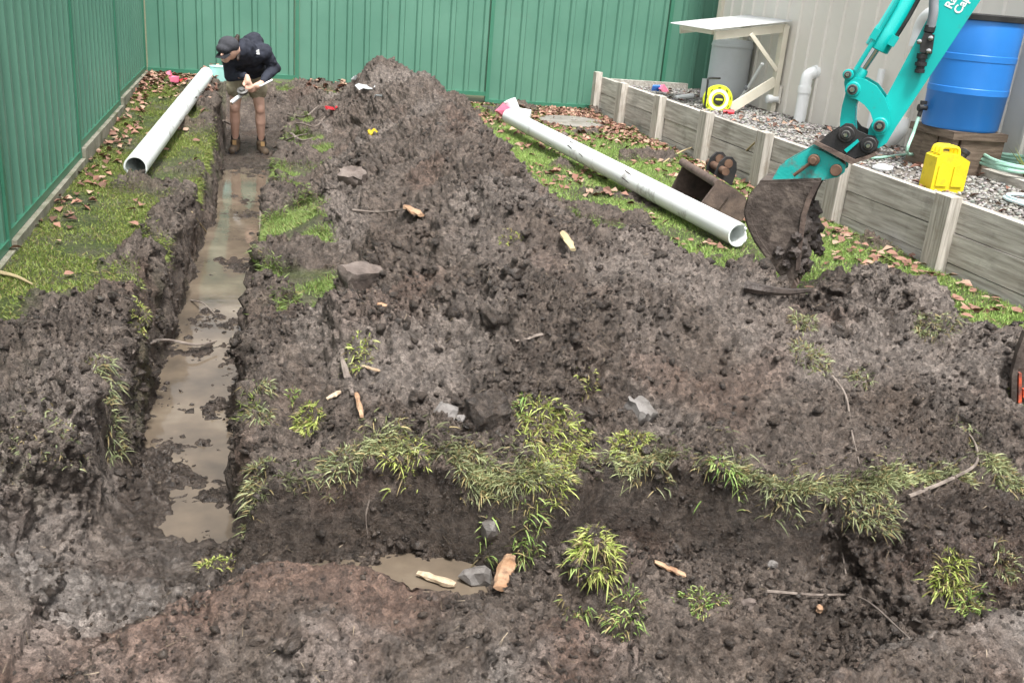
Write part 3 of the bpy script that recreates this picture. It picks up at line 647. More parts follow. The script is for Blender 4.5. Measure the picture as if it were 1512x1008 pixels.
# ================================================================== BLUE DRUM ON ITS STAND
DX = 5.5
db = gx(1416, 186, DX); dt = gx(1446, 26, DX); dr = .30
sb = bedat(DX, db.y)
st = empty('drum_stand', sb, 'rough brown timber stand under the blue drum', 'stand')
for i, (dy, c) in enumerate(((-.17, 0), (.02, 1), (.19, 0))):
    bm = B(); bx(bm, (DX-.20, db.y+dy, (sb.z+db.z)/2-.03), (.05, .175, db.z-sb.z+.03), jit=.004); obj('board', bm, M['darkwood'], st, bevel=.005)
bm = B(); bx(bm, (DX, db.y, db.z-.045), (.5, .56, .06)); obj('top_slab', bm, M['darkwood'], st, bevel=.006)
for dy in (-.2, .2):
    bm = B(); bx(bm, (DX+.05, db.y+dy, (sb.z+db.z)/2-.05), (.4, .12, db.z-sb.z-.03)); obj('block', bm, M['darkwood'], st, bevel=.005)
dh = dt.z-db.z; c0 = Vector((DX, db.y, db.z-.012))
drm = empty('blue_drum', c0, 'big blue plastic drum with black rim beside the shed', 'drum')
pr = [(dr*.93, 0), (dr*.97, .02)]
for hc in (.36, .66): pr += [(dr, dh*hc-.026), (dr*1.012, dh*hc-.022), (dr*1.012, dh*hc+.022), (dr, dh*hc+.026)]
pr += [(dr, dh*.94), (dr*.97, dh)]
bm = B(); lathe(bm, c0, (0, 0, 1), pr, 48); obj('shell', bm, M['blue'], drm, smooth=True)
bm = B(); lathe(bm, c0+Vector((0, 0, dh-.01)), (0, 0, 1), [(dr*.97, 0), (dr*1.05, .004), (dr*1.06, .04), (dr*1.0, .05), (.05, .045)], 48); obj('rim', bm, M['black'], drm, smooth=True)
tp = gpl(1374, 160, c0+Vector((-.2, -.22, 0)), fw)
tp = c0+Vector((-.27, .06, .13)); td = Vector((-1, .15, 0)).normalized()*.7
tap = None
bm = B(); lathe(bm, tp, td, [(.018, 0), (.018, .06), (.028, .06), (.028, .09)], 12); tube(bm, [tp+td*.09, tp+td*.1+Vector((0, 0, -.07))], .017, 10); bx(bm, tp+td*.08+Vector((0, 0, .04)), (.05, .02, .03)); tap = obj('tap', bm, M['black'], drm, smooth=True)
hs0 = tp+td*.1+Vector((0, 0, -.07)); g0 = bed(1372, 228)
P = crm([hs0, hs0+Vector((-.03, -.02, -.12)), Vector((hs0.x-.04, hs0.y-.02, sb.z+.12)), g0+Vector((0, 0, .03)), bed(1300, 238)+Vector((0, 0, .03)), bed(1272, 236)+Vector((0, 0, .03))], 8)
bm = B(); tube(bm, P, .013, 8); setp(obj('tap_hose', bm, M['hose_green'], smooth=True), 'pale green hose hanging from the drum tap onto the gravel', 'hose')
# coil of pale green hose on a timber edging at the right
ce = bed(1475, 262)
bm = B(); a, b = bed(1415, 250), bed(1512, 282); d = (b-a).normalized(); b2_ = b+d*1.2
bar(bm, a+Vector((0, 0, .03)), b2_+Vector((0, 0, .03)), .12, .1); setp(obj('edging_sleeper', bm, M['timber'], bevel=.008), 'low timber edging under the coiled green hose', 'edging')
cq = gx(1466, 243, 5.62); cc = Vector((5.62, cq.y, max(bedat(5.62, cq.y).z+.06, cq.z)))
P = []
for i in range(150):
    t = i/149; ang = t*2*math.pi*5.3; rr = .34+.05*math.sin(i*.9)+.03*math.sin(i*.23)
    P.append(cc+Vector((math.cos(ang)*rr*.55+.1, math.sin(ang)*rr*1.15-.1, .012*(i/30)+.01*math.sin(i*.37))))
bm = B(); tube(bm, P, .013, 7); setp(obj('coiled_hose', bm, M['hose_green'], smooth=True), 'coil of pale green garden hose beside the shed wall', 'hose')
cc = bed(1500, 300)+Vector((0, 0, .02)); P = []
for i in range(60):
    t = i/59; ang = 2.2+t*2*math.pi*1.35; rr = .19-.02*t
    P.append(cc+Vector((math.cos(ang)*rr*.9+.05, math.sin(ang)*rr*1.2-.12, .01+.02*t)))
P += [P[-1]+Vector((.1, -.3, 0)), P[-1]+Vector((.1, -.7, 0)), P[-1]+Vector((0, -1.1, .0))]
bm = B(); tube(bm, P, .012, 7); setp(obj('looped_hose', bm, M['hose_pale'], smooth=True), 'loop of pale blue hose on the gravel at the right edge', 'hose')
# spiky plant at the right edge
pl = bedat(5.75, gx(1512, 245, 5.75).y); pe = empty('spiky_plant', pl, 'spiky green strap leaf plant at the right edge by the shed wall', 'plant')
for i in range(26):
    a_ = random.uniform(0, 6.28); L = random.uniform(.22, .4); out = random.uniform(.25, .7); d = Vector((math.cos(a_)*out, math.sin(a_)*out, 1)).normalized(); s = Vector((-math.sin(a_), math.cos(a_), 0))*.011
    base = pl+Vector((.05, -.03, 0)); q = [base, base+d*L*.5, base+d*L+Vector((math.cos(a_), math.sin(a_), -.6))*.05]
    bm = B(); vs = [bm.verts.new(v) for v in (q[0]-s, q[0]+s, q[1]+s, q[1]-s, q[2])]; bm.faces.new(vs[:4]); bm.faces.new((vs[3], vs[2], vs[4]))
    if 'strap' not in M: M['strap'] = mat('strap_leaf', (.20, .25, .06), (.32, .34, .12), 12, .5)
    obj('blade', bm, M['strap'], pe)
# ================================================================== YELLOW JERRY CAN
p0 = bed(1388, 282); p0.x = max(p0.x, WX+.19)
jc = empty('jerry_can', p0, 'yellow plastic jerry can standing on the gravel bed edge', 'jerry can')
Rj = Matrix.Rotation(R_(-8), 3, 'Z'); JW, JD, JH = .25, .165, .29
def J(v): return p0 + Rj @ Vector(v)
bm = B()
out = [(-JW/2, 0), (-JW/2, JH*.86), (-JW/2+.05, JH*.95), (JW/2-.09, JH*.95), (JW/2, JH*.80), (JW/2, 0)]
prism(bm, [J((a, -JD/2, b)) for a, b in out], Rj @ Vector((0, JD, 0))); body = obj('body', bm, M['yellow'], jc, bevel=.018)
shade(body.data, 30)
for s in (-1, 1):
    bm = B(); prism(bm, [J((a, s*(JD/2+.001), b)) for a, b in ((-.10, .05), (-.10, .19), (-.065, .215), (-.015, .19), (-.015, .05))], Rj @ Vector((0, s*.008, 0))); obj('side_panel', bm, M['yellow'], jc, bevel=.004)
    bm = B(); prism(bm, [J((a, s*(JD/2+.001), b)) for a, b in ((.015, .05), (.015, .19), (.06, .215), (.10, .19), (.10, .05))], Rj @ Vector((0, s*.008, 0))); obj('side_panel', bm, M['yellow'], jc, bevel=.004)
for dy in (-.05, 0, .05):
    bm = B(); tube(bm, crm([J((-.10, dy, JH*.93)), J((-.085, dy, JH*1.08)), J((-.03, dy, JH*1.10)), J((.03, dy, JH*1.08)), J((.045, dy, JH*.93))], 5), .014, 8); obj('handle', bm, M['yellow'], jc, smooth=True)
bm = B(); lathe(bm, J((.10, 0, JH*.86)), Rj @ Vector((.45, 0, .9)), [(.03, 0), (.03, .03), (.036, .03), (.036, .055), (.02, .06)], 16); obj('cap', bm, M['black'], jc, smooth=True)
# ================================================================== CORD REEL
p0 = bed(1064, 166); rc = p0+Vector((-.02, .06, .135))
rl = empty('cord_reel', p0, 'fluorescent yellow cord reel on the gravel bed with black hub', 'cord reel')
ax = (CAM-rc); ax.z = 0; ax.normalize(); ax = (ax+Vector((.25, 0, .12))).normalized()
bm = B(); lathe(bm, rc-ax*.1, ax, [(.09, 0), (.16, .001), (.165, .008), (.16, .014), (.10, .016), (.10, .085), (.16, .087), (.165, .093), (.16, .10), (.05, .102)], 36); obj('spool', bm, M['fluoro'], rl, smooth=True)
bm = B(); lathe(bm, rc+ax*.002, ax, [(.115, 0), (.115, .003), (.085, .003), (.085, 0)], 36, caps=False); obj('print_ring', bm, M['decal'], rl)
bm = B(); lathe(bm, rc+ax*.002, ax, [(.062, 0), (.062, .012), (.05, .016)], 24); hub = obj('hub', bm, M['black'], rl, smooth=True)
xa, ya, za = frame(ax)
bm = B(); bar(bm, rc+ax*.018-xa*.04, rc+ax*.018+xa*.04, .02, .012, ax); obj('grip', bm, M['fluoro'], hub)
for k in range(9):
    t = k/9*6.28+.2; q = rc+ax*.006+(xa*math.cos(t)+ya*math.sin(t))*.137
    bm = B(); bar(bm, q-(xa*math.sin(t)-ya*math.cos(t))*.018, q+(xa*math.sin(t)-ya*math.cos(t))*.018, .003, .018, ax); obj('print_mark', bm, M['ink'], rl)
bm = B(); tube(bm, crm([p0+Vector((-.18, .06, 0)), p0+Vector((-.185, .06, .3)), p0+Vector((-.17, .08, .36)), p0+Vector((-.02, .1, .37))], 6), .012, 8); obj('stand_frame', bm, M['black'], rl, smooth=True)
p1 = bed(1078, 171)
e = empty('red_socket', p1, 'red plug lying below the yellow cord reel', 'plug')
bm = B(); tube(bm, [p1+Vector((-.08, .02, .035)), p1+Vector((.03, -.02, .035))], [.03, .036], 10); obj('plug_body', bm, M['red'], e, smooth=True)
bm = B(); tube(bm, [p1+Vector((.03, -.02, .035)), p1+Vector((.05, -.03, .035))], .022, 10); obj('plug_face', bm, M['black'], e, smooth=True)
p1 = bed(972, 137); e = empty('sachet', p1, 'crumpled red and blue packet on the gravel near the back fence', 'packet')
bm = B(); bx(bm, p1+Vector((-.03, .04, .05)), (.10, .05, .09), Matrix.Rotation(.5, 3, 'X'), .015); obj('blue_half', bm, M['bluebit'], e, bevel=.01)
bm = B(); bx(bm, p1+Vector((.06, -.02, .04)), (.11, .06, .08), Matrix.Rotation(.7, 3, 'Y'), .015); obj('red_half', bm, M['pink'], e, bevel=.01)
p1 = bed(1303, 254); bm = B(); bmesh.ops.create_icosphere(bm, subdivisions=2, radius=1)
for v in bm.verts: v.co = p1+Vector((v.co.x*.09, v.co.y*.06, v.co.z*.035+.03))*1+Vector([random.uniform(-.006, .006) for _ in range(3)])
setp(obj('plastic_bag', bm, M['film'], smooth=True), 'crumpled clear plastic bag on the gravel left of the jerry can', 'bag')
p1 = bed(1349, 281); bm = B(); bx(bm, p1+Vector((.0, 0, .02)), (.05, .03, .025), Matrix.Rotation(.7, 3, 'Z'), .004); setp(obj('red_scrap', bm, M['pink'], bevel=.004), 'tiny red plastic scrap at the foot of the jerry can', 'scrap')
# timber brace stake leaning on the retaining wall
a, b = drop(4.33, 8.35)[0], gx(1122, 204, WX-.05)
a = hit(1078, 250)[0]; bm = B(); tube(bm, crm([a, (a+b)/2+Vector((0, 0, .02)), b], 4), .009, 6); setp(obj('leaning_stick', bm, M['straw'], smooth=True), 'thin dry stick leaning against the retaining wall', 'stick')
a = hit(975, 243)[0]; b = hit(1030, 226)[0]+Vector((0, 0, .08)); bm = B(); tube(bm, crm([a, (a+b)/2+Vector((0, 0, .03)), b], 4), .008, 6); setp(obj('lying_stick', bm, M['straw'], smooth=True), 'dry stick lying on the lawn behind the spare bucket', 'stick')
# concrete pit lid on the lawn
c = gz(846, 179, .02); c.z = drop(c.x, c.y)[0].z
bm = B(); lathe(bm, c-Vector((0, 0, .05)), (0, 0, 1), [(.42, 0), (.42, .07), (.40, .085), (.3, .09), (.05, .09)], 36); setp(obj('concrete_cover', bm, M['lid'], smooth=True), 'round concrete pit lid set in the lawn by the back fence', 'lid')
# ================================================================== LONG WHITE PIPES
def long_pipe(name, a, b, r, label, ragged=0, seed=1):
    """hollow pipe from a (near, open end) to b"""
    a, b = Vector(a), Vector(b); e = empty(name, a-Vector((0, 0, r)), label, 'pipe'); x, y, z = frame(b-a); L = (b-a).length; n = 40; rnd = random.Random(seed)
    bm = B(); ns = 14; rings = []
    for i in range(ns):
        t = i/(ns-1); row = []
        for k in range(n):
            ang = 2*math.pi*k/n; off = 0
            if i == 0 and ragged: off = ragged*max(0, math.sin(ang*1.0+seed))**6*1.0 + (rnd.uniform(0, .018) if math.sin(ang+seed) > .3 else 0)
            row.append(bm.verts.new(a+z*(L*t+off)+(x*math.cos(ang)+y*math.sin(ang))*r))
        rings.append(row)
    for p, q in zip(rings, rings[1:]):
        for k in range(n): bm.faces.new((p[k], p[(k+1)%n], q[(k+1)%n], q[k]))
    wall = .012; inner = [[bm.verts.new(v.co-((v.co-(a+z*(v.co-a).dot(z))).normalized()*wall)) for v in row] for row in (rings[0], rings[1], rings[-1])]
    for k in range(n):
        bm.faces.new((rings[0][k], inner[0][k], inner[0][(k+1)%n], rings[0][(k+1)%n]))
        bm.faces.new((rings[-1][k], rings[-1][(k+1)%n], inner[2][(k+1)%n], inner[2][k]))
        bm.faces.new((inner[0][k], inner[1][k], inner[1][(k+1)%n], inner[0][(k+1)%n])); bm.faces.new((inner[1][k], inner[2][k], inner[2][(k+1)%n], inner[1][(k+1)%n]))
    obj('pipe_wall', bm, M['pvc'], e, smooth=True)
    # printed and scuffed marks: thin curved patches on the skin
    for k in range(seed and 26):
        t = rnd.uniform(.04, .8); ang0 = rnd.uniform(0, 2)*math.pi; wd = rnd.uniform(.015, .09); hg = rnd.uniform(.05, .28)
        bm = B(); vs = []
        for i in range(5):
            for j in range(3):
                ang = ang0+hg*(i/4-.5)+rnd.uniform(-.04, .04); zz = L*t+wd*(j/2-.5)+rnd.uniform(-.012, .012)+.03*i
                vs.append(bm.verts.new(a+z*zz+(x*math.cos(ang)+y*math.sin(ang))*(r+.0012)))
        for i in range(4):
            for j in range(2): bm.faces.new((vs[i*3+j], vs[i*3+j+1], vs[i*3+j+4], vs[i*3+j+3]))
        obj('mud_smear', bm, M['mud'], e)
    return e
PR = .082
a = gz(198, 248, .09); b_ = gz(304, 104, .30)
la = gz(200, 247, .0+PR+.02); lb = gy(305, 110, 12.2)
long_pipe('storm_pipe', la, lb, PR, 'white plastic pipe with broken end lying beside the left fence', .07, 3)
ra = gz(1091, 347, PR+.02); rb = gy(752, 172, 10.6)
long_pipe('storm_pipe', ra, rb, PR, 'long white plastic pipe lying diagonally across the lawn', .03, 5)
# pipe fitting and film at its far end
fa = gz(783, 173, .1); fb_ = fa+Vector((-.30, .12, .02))
fit = empty('pipe_junction', fa, 'short white pipe junction beyond the far end of the long pipe', 'pipe fitting')
bm = B(); tube(bm, [fa, fb_], .085, 20); obj('barrel', bm, M['film'], fit, smooth=True)
bm = B(); tube(bm, [fb_+Vector((.12, -.03, .03)), fb_+Vector((.06, -.02, .15))], .075, 18); obj('branch', bm, M['film'], fit, smooth=True)
bm = B(); bx(bm, fb_+Vector((-.02, -.1, .04)), (.12, .05, .13), Matrix.Rotation(.6, 3, 'Y'), .02); setp(obj('pink_wrapper', bm, M['pink'], bevel=.015), 'pink plastic wrapper at the far end of the long pipe', 'wrapper')
# things at the far left corner
p = gz(327, 112, .22); bm = B(); lathe(bm, Vector((p.x, 12.2, .17)), (0, 0, 1), [(.10, 0), (.12, .2), (.125, .2), (.11, .19), (.02, .02)], 20, caps=False); setp(obj('mint_tub', bm, M['mint'], smooth=True), 'pale mint plastic tub behind the bent man', 'tub')
p = gz(258, 124, .17); e = empty('red_crate', p, 'pink and red plastic scraps beside the left pipe', 'scraps')
for k, (dx, dz, s_) in enumerate(((0, .05, .1), (.1, .04, .07), (-.06, .12, .06))):
    bm = B(); bx(bm, p+Vector((dx, 0, dz)), (s_, s_*.7, s_*.6), Matrix.Rotation(k*.7, 3, 'Z'), .012); obj('scrap', bm, M['pink' if k != 1 else 'red'], e, bevel=.008)

# ================================================================== EXCAVATOR ARM (seen from its side; the machine itself stands out of frame)
AY = R_(37); dv_ = Vector((math.cos(AY), -math.sin(AY), 0)); nv_ = Vector((math.sin(AY), math.cos(AY), 0))   # along the arm / across it (away from the viewer)
tip = gz(1176, 424, .16)
def A(px, py, off=0.): return gpl(px, py, tip, nv_) + nv_*off
ex = empty('excavator_arm', tip, 'teal excavator arm with hydraulic cylinder and muddy digging bucket', 'excavator')
def plate(name, pix, o0, th, m, parent=ex, bevel=.004):
    bm = B(); prism(bm, [A(x, y, o0) for x, y in pix], nv_*th); return obj(name, bm, M[m], parent, bevel=bevel)
def pin(px, py, r, o0, o1, m='pinmetal', name='pin', parent=None, rings=True):
    c = A(px, py, o0); bm = B(); lathe(bm, c, nv_, [(r*.9, 0), (r, .004), (r, o1-o0)], 24); o = obj(name, bm, M[m], parent or ex, smooth=True)
    if name == 'pin':
        bm = B(); lathe(bm, c-nv_*.004, nv_, [(r*.8, 0), (r*.8, .006)], 20); obj('washer', bm, M['steel_dark'], o, smooth=True)
        bm = B(); lathe(bm, c-nv_*.016, nv_, [(r*.45, 0), (r*.52, .003), (r*.52, .014)], 6); obj('bolt_head', bm, M['chrome'], o)
    return o
W0 = .03; BW = .30                                            # near face of the bucket at offset 0; arm lies inside it
# dipper (box section), runs on above the frame to the boom pivot
dip = plate('dipper_arm', [(1296, 222), (1278, 214), (1281, 192), (1296, 165), (1311, 138), (1390, -12), (1480, -190), (1530, -262), (1572, -250), (1585, -215), (1545, -150), (1450, -2), (1374, 112), (1322, 190), (1308, 214)], .08, .13, 'teal', bevel=.006)
# printed words along the arm
def words_on(txt, p, size):
    c = bpy.data.curves.new('words', 'FONT'); c.body = txt; c.size = size; c.extrude = .0006; c.offset = .0012
    t = bpy.data.objects.new('words', c); COL.objects.link(t)
    dg = bpy.context.evaluated_depsgraph_get(); me = bpy.data.meshes.new_from_object(t.evaluated_get(dg)); bpy.data.objects.remove(t)
    xd = (A(1452, -40, 0)-A(1416, 16, 0)).normalized(); zd = -nv_; yd = zd.cross(xd)
    me.transform(Matrix.Translation(p) @ Matrix((xd, yd, zd)).transposed().to_4x4())
    return link('lettering', me, M['decal'], dip)
words_on('Rated', A(1404, 14, .0785), .052); words_on('Capacity', A(1417, 22, .0785), .052)
# curved rocker links (near and far) and the straight bucket link
def arcpoly(out_, inn): return out_ + inn[::-1]
for o0 in (.045, .225):
    plate('rocker_link', [(1249, 138), (1249, 124), (1260, 116), (1276, 118), (1293, 128), (1306, 146), (1313, 166), (1313, 188), (1306, 200), (1294, 202), (1288, 196), (1289, 182), (1284, 167), (1275, 156), (1264, 148), (1254, 146)], o0, .032, 'teal', bevel=.004)
plate('bucket_link', [(1246, 112), (1258, 104), (1266, 112), (1267, 128), (1266, 146), (1261, 160), (1260, 178), (1261, 196), (1254, 208), (1243, 208), (1238, 198), (1238, 178), (1241, 158), (1246, 140), (1244, 124)], .085, .12, 'teal', bevel=.008)
for px, py, r in ((1258, 133, .026), (1298, 187, .028), (1251, 111, .018)):
    pin(px, py, r*1.45, .035, .04+.02, 'teal', 'pin_boss'); pin(px, py, r, .02, .28)
# cylinder: barrel, gland, rod
c0_, c1_ = A(1291, 74, .145), A(1345, -14, .145); dcy = (c1_-c0_).normalized()
bm = B(); lathe(bm, c0_, dcy, [(.055, 0), (.062, .004), (.062, .10), (.058, .105), (.058, .9), (.05, .92)], 28); obj('cylinder_barrel', bm, M['teal'], ex, smooth=True)
bm = B(); lathe(bm, A(1262, 118, .145), (c0_-A(1262, 118, .145)), [(.019, 0), (.019, (c0_-A(1262, 118, .145)).length+.02)], 16); obj('cylinder_rod', bm, M['chrome'], ex, smooth=True)
bm = B(); q = A(1262, 118, .145); dq = (c0_-q).normalized(); lathe(bm, q-dq*.03, dq, [(.034, 0), (.034, .07), (.026, .085)], 18); obj('rod_eye', bm, M['teal'], ex, smooth=True)
bm = B(); tube(bm, [A(1262, 104, .07), A(1288, 62, .07), A(1330, -10, .07)], .012, 8); obj('guide_rod', bm, M['teal'], ex, smooth=True)
for px, py in ((1291, 51), (1318, 61)):
    q = A(px, py, .075); bm = B(); bx(bm, q, (.05, .04, .035), Matrix((dcy, nv_, dcy.cross(nv_))).transposed()); obj('port_lug', bm, M['teal'], ex, bevel=.006)
bm = B(); tube(bm, crm([A(1320, 58, .1), A(1333, 38, .09), A(1346, 16, .09), A(1362, -14, .09)], 6), .011, 8); obj('hydraulic_hose', bm, M['black'], ex, smooth=True)
bm = B(); tube(bm, crm([A(1374, 40, .05), A(1378, 20, .045), A(1379, 0, .045), A(1384, -40, .05), A(1400, -90, .06)], 6), .022, 10); obj('hydraulic_hose', bm, M['hose_grey'], ex, smooth=True)
bm = B(); prism(bm, [A(x, y, .03) for x, y in ((1365, 48), (1380, 52), (1376, 80), (1358, 78), (1358, 64))], nv_*.05); vb = obj('valve_block', bm, M['steel_dark'], ex, bevel=.005)
for px, py in ((1374, 57), (1371, 76), (1357, 62)):
    bm = B(); lathe(bm, A(px, py, .03), -nv_, [(.012, 0), (.012, .012), (.008, .014)], 12); obj('bolt', bm, M['chrome'], vb, smooth=True)
v0, v1 = A(1362, 80, .055), A(1357, 109, .055); L = (v1-v0).length
bm = B(); lathe(bm, v0, v1-v0, [(.026, 0), (.026, L*.25), (.02, L*.27), (.02, L*.42), (.028, L*.44), (.028, L*.62), (.02, L*.64), (.02, L*.8), (.024, L*.82), (.024, L*.98), (.012, L)], 16); obj('hose_coupling', bm, M['steel_dark'], vb, smooth=True)
bm = B(); lathe(bm, A(1374, 38, .055), A(1370, 52, .055)-A(1374, 38, .055), [(.026, 0), (.026, .03), (.019, .035), (.019, .07)], 14); obj('hose_fitting', bm, M['steel_dark'], vb, smooth=True)
# quick hitch: two black cheek plates on a worn brown base plate
for o0 in (.02, .255):
    plate('hitch_cheek', [(1206, 212), (1238, 190), (1248, 183), (1258, 184), (1266, 194), (1280, 200), (1291, 202), (1297, 211), (1294, 222), (1258, 236)], o0, .025, 'steel_dark')
plate('hitch_base', [(1200, 212), (1204, 208), (1262, 236), (1292, 226), (1296, 230), (1257, 243)], .0, .30, 'steel_rust')
plate('hitch_wedge', [(1212, 212), (1240, 194), (1262, 200), (1262, 232)], .06, .18, 'steel_dark')
plate('hitch_lever', [(1246, 222), (1266, 206), (1268, 210), (1250, 226)], .01, .012, 'teal')
for px, py, r in ((1249, 199, .036), (1282, 215, .036)):
    pin(px, py, r*1.15, .006, .02, 'steel_dark', 'pin_boss'); pin(px, py, r*.62, -.008, .29)
# bucket: curved shell between two side plates, teeth, worn teal ears
prof_px = [(1120, 271), (1106, 288), (1098, 312), (1103, 335), (1114, 358), (1135, 387), (1157, 413), (1168, 424)]
side_px = prof_px + [(1181, 398), (1184, 360), (1190, 318), (1198, 294), (1212, 268)]
for o0 in (0, BW-.012): plate('side_plate', side_px, o0, .012, 'bucket', bevel=.002)
P3 = crm([A(x, y, .012) for x, y in prof_px], 4); bm = B()
inn = []
cen = A(1160, 330, .012)
va = [bm.verts.new(p) for p in P3]; vb_ = [bm.verts.new(p+nv_*(BW-.024)) for p in P3]
for i in range(len(P3)-1): bm.faces.new((va[i], va[i+1], vb_[i+1], vb_[i]))
bmesh.ops.solidify(bm, geom=bm.faces[:], thickness=.012); obj('shell', bm, M['bucket'], ex, smooth=True)
plate('top_plate', [(1120, 271), (1122, 267), (1212, 264), (1212, 268)], .012, BW-.024, 'bucket')
for k in range(4):
    o0 = .012+k*(BW-.024-.04)/3; plate('tooth', [(1157, 409), (1166, 403), (1176, 424), (1174, 429), (1168, 426)], o0, .04, 'steel_rust', bevel=.003)
for o0 in (.035, .235):
    plate('bucket_ear', [(1136, 271), (1150, 246), (1198, 219), (1216, 226), (1238, 238), (1247, 246), (1246, 256), (1236, 263), (1216, 267)], o0, .03, 'teal_worn')
pin(1201, 237, .030, .0, .30, 'rustpin', 'bucket_pin'); pin(1201, 237, .018, -.03, .0, 'rustpin', 'bucket_pin'); pin(1234, 252, .030, .0, .30, 'rustpin', 'bucket_pin')
bm = B(); tube(bm, [A(1199, 239, -.01), A(1172, 259, .0)], .009, 8); obj('locking_rod', bm, M['rustpin'], ex, smooth=True)
plate('cheek_edge', [(1212, 268), (1199, 294), (1191, 318), (1185, 360), (1181, 398), (1175, 398), (1178, 360), (1183, 318), (1191, 292), (1203, 270)], -.010, .010, 'steel_rust', bevel=.002)
plate('heel_plate', [(1106, 290), (1100, 312), (1105, 333), (1116, 356), (1136, 384), (1141, 380), (1122, 353), (1112, 331), (1108, 312), (1112, 293)], -.007, .007, 'bucket', bevel=.002)
# mud stuck in the bucket mouth
def lumpy(name, pts, m, parent=None, amp=.25, seed=0, sub=3, n=9):
    """irregular clump: blobs along a path, roughened"""
    bm = B()
    for k, (p, r) in enumerate(pts):
        r_ = bmesh.ops.create_icosphere(bm, subdivisions=sub, radius=1); p = Vector(p)
        for v in r_['verts']:
            q = v.co.copy(); f = 1+amp*(mnoise.noise(q*1.7+Vector((seed, k*3.1, 0)))+.5*mnoise.noise(q*4+Vector((k, seed, 5)))); v.co = p+Vector((q.x*r, q.y*r, q.z*r))*f
    return obj(name, bm, M[m], parent, smooth=True)
mp = []
for px, py, o0, r in ((1178, 335, .1, .06), (1186, 345, .2, .07), (1188, 365, .22, .055), (1196, 372, .25, .04), (1201, 384, .25, .03), (1176, 368, .08, .055), (1180, 388, .12, .04), (1186, 398, .15, .03), (1172, 400, .05, .035), (1165, 345, .15, .1), (1165, 375, .15, .08), (1192, 320, .2, .05), (1168, 408, .06, .03), (1176, 408, .14, .028), (1184, 408, .2, .025), (1150, 372, .0, .03), (1160, 390, .0, .028), (1172, 372, -.005, .035), (1176, 350, -.005, .03)): mp.append((A(px, py, o0), r))
lumpy('clinging_mud', mp, 'mud', ex, .5, 3)
# ================================================================== SPARE BUCKET ON THE LAWN
b0_, b1_ = gz(1003, 292, .0), gz(1072, 322, .0)
ctr = drop(3.72, 7.15)[0]
sbk = empty('spare_bucket', ctr, 'rusty spare digging bucket lying on the lawn behind the long pipe', 'excavator bucket')
axd = (gz(1056, 276, .32)-gz(1003, 243, .32)); axd.z = 0; SWd = axd.length; axd.normalize(); opn = Vector((axd.y, -axd.x, 0))
if opn.dot(-fw) < 0: opn = -opn
o_ = gz(1003, 240, .30)-opn*.06; o_.z = 0; gzz = ctr.z
def S(u, v, h): return o_ + axd*u + opn*v + Vector((0, 0, gzz+h))      # u along the width, v towards the mouth, h up
sec = [(.02, .30), (-.10, .28), (-.20, .22), (-.25, .12), (-.20, .03), (-.08, .0), (.04, .0), (.13, .02)]
bm = B(); va = [bm.verts.new(S(0, v, h)) for v, h in sec]; vb_ = [bm.verts.new(S(SWd, v, h)) for v, h in sec]
for i in range(len(sec)-1): bm.faces.new((va[i], va[i+1], vb_[i+1], vb_[i]))
bmesh.ops.solidify(bm, geom=bm.faces[:], thickness=.014); obj('shell', bm, M['steel_rust'], sbk)
for u in (0, SWd-.014):
    bm = B(); prism(bm, [S(u, v, h) for v, h in sec], axd*.014); obj('side_plate', bm, M['steel_rust'], sbk)
bm = B(); tube(bm, [S(-.01, .03, .305), S(SWd+.01, .03, .305)], .032, 16); obj('lip_tube', bm, M['steel_rust'], sbk, smooth=True)
bm = B(); bx(bm, S(SWd+.012, .06, .16), (.02, .14, .26), Matrix((axd, opn, Vector((0, 0, 1)))).transposed() @ Matrix.Rotation(.55, 3, 'X')); obj('wear_strip', bm, M['steel_rust'], sbk, bevel=.004)
for u in (SWd*.38, SWd*.62):
    bm = B(); prism(bm, [S(u, v, h) for v, h in ((-.05, .32), (-.08, .42), (-.12, .46), (-.17, .46), (-.21, .42), (-.22, .36), (-.2, .24))], axd*.025); er = obj('ear', bm, M['steel_dark'], sbk, bevel=.004)
    bm = B(); lathe(bm, S(u-.006, -.145, .41), axd, [(.034, 0), (.034, .037)], 16); obj('pin_hole', bm, M['rustpin'], er, smooth=True)
bm = B(); lathe(bm, S(SWd*.3, -.10, .36), axd, [(.03, 0), (.03, SWd*.45)], 14); obj('cross_pin', bm, M['rustpin'], sbk, smooth=True)
# ================================================================== MACHINE EDGE AT THE RIGHT OF THE PICTURE
mb0 = hit(1497, 590)[0]; n_ = -Vector((fw.x, fw.y, 0)).normalized(); up_ = Vector((0, 0, 1)); rt = Vector((r0.x, r0.y, 0)).normalized()
def Q(px, py, off=0.): return gpl(px, py, mb0, n_) + n_*off
mbE = empty('machine_blade', mb0, 'muddy steel blade with orange paint at the right picture edge', 'blade')
bm = B(); prism(bm, [Q(x, y, .0) for x, y in ((1494, 604), (1496, 550), (1503, 520), (1514, 490), (1530, 478), (1600, 470), (1600, 614))], -n_*.03); obj('plate', bm, M['bucket'], mbE, bevel=.006)
bm = B(); prism(bm, [Q(x, y, .02) for x, y in ((1490, 604), (1491, 552), (1499, 520), (1511, 488), (1516, 490), (1504, 522), (1499, 552), (1498, 604))], -n_*.02); obj('edge_rib', bm, M['bucket'], mbE, bevel=.004)
bm = B(); prism(bm, [Q(x, y, .024) for x, y in ((1500, 592), (1501, 548), (1505, 548), (1505, 592))], -n_*.02); obj('orange_strip', bm, M['orange'], mbE, bevel=.003)
bm = B(); prism(bm, [Q(x, y, .024) for x, y in ((1507, 584), (1508, 572), (1560, 565), (1560, 582))], -n_*.02); obj('orange_strip', bm, M['orange'], mbE, bevel=.003)

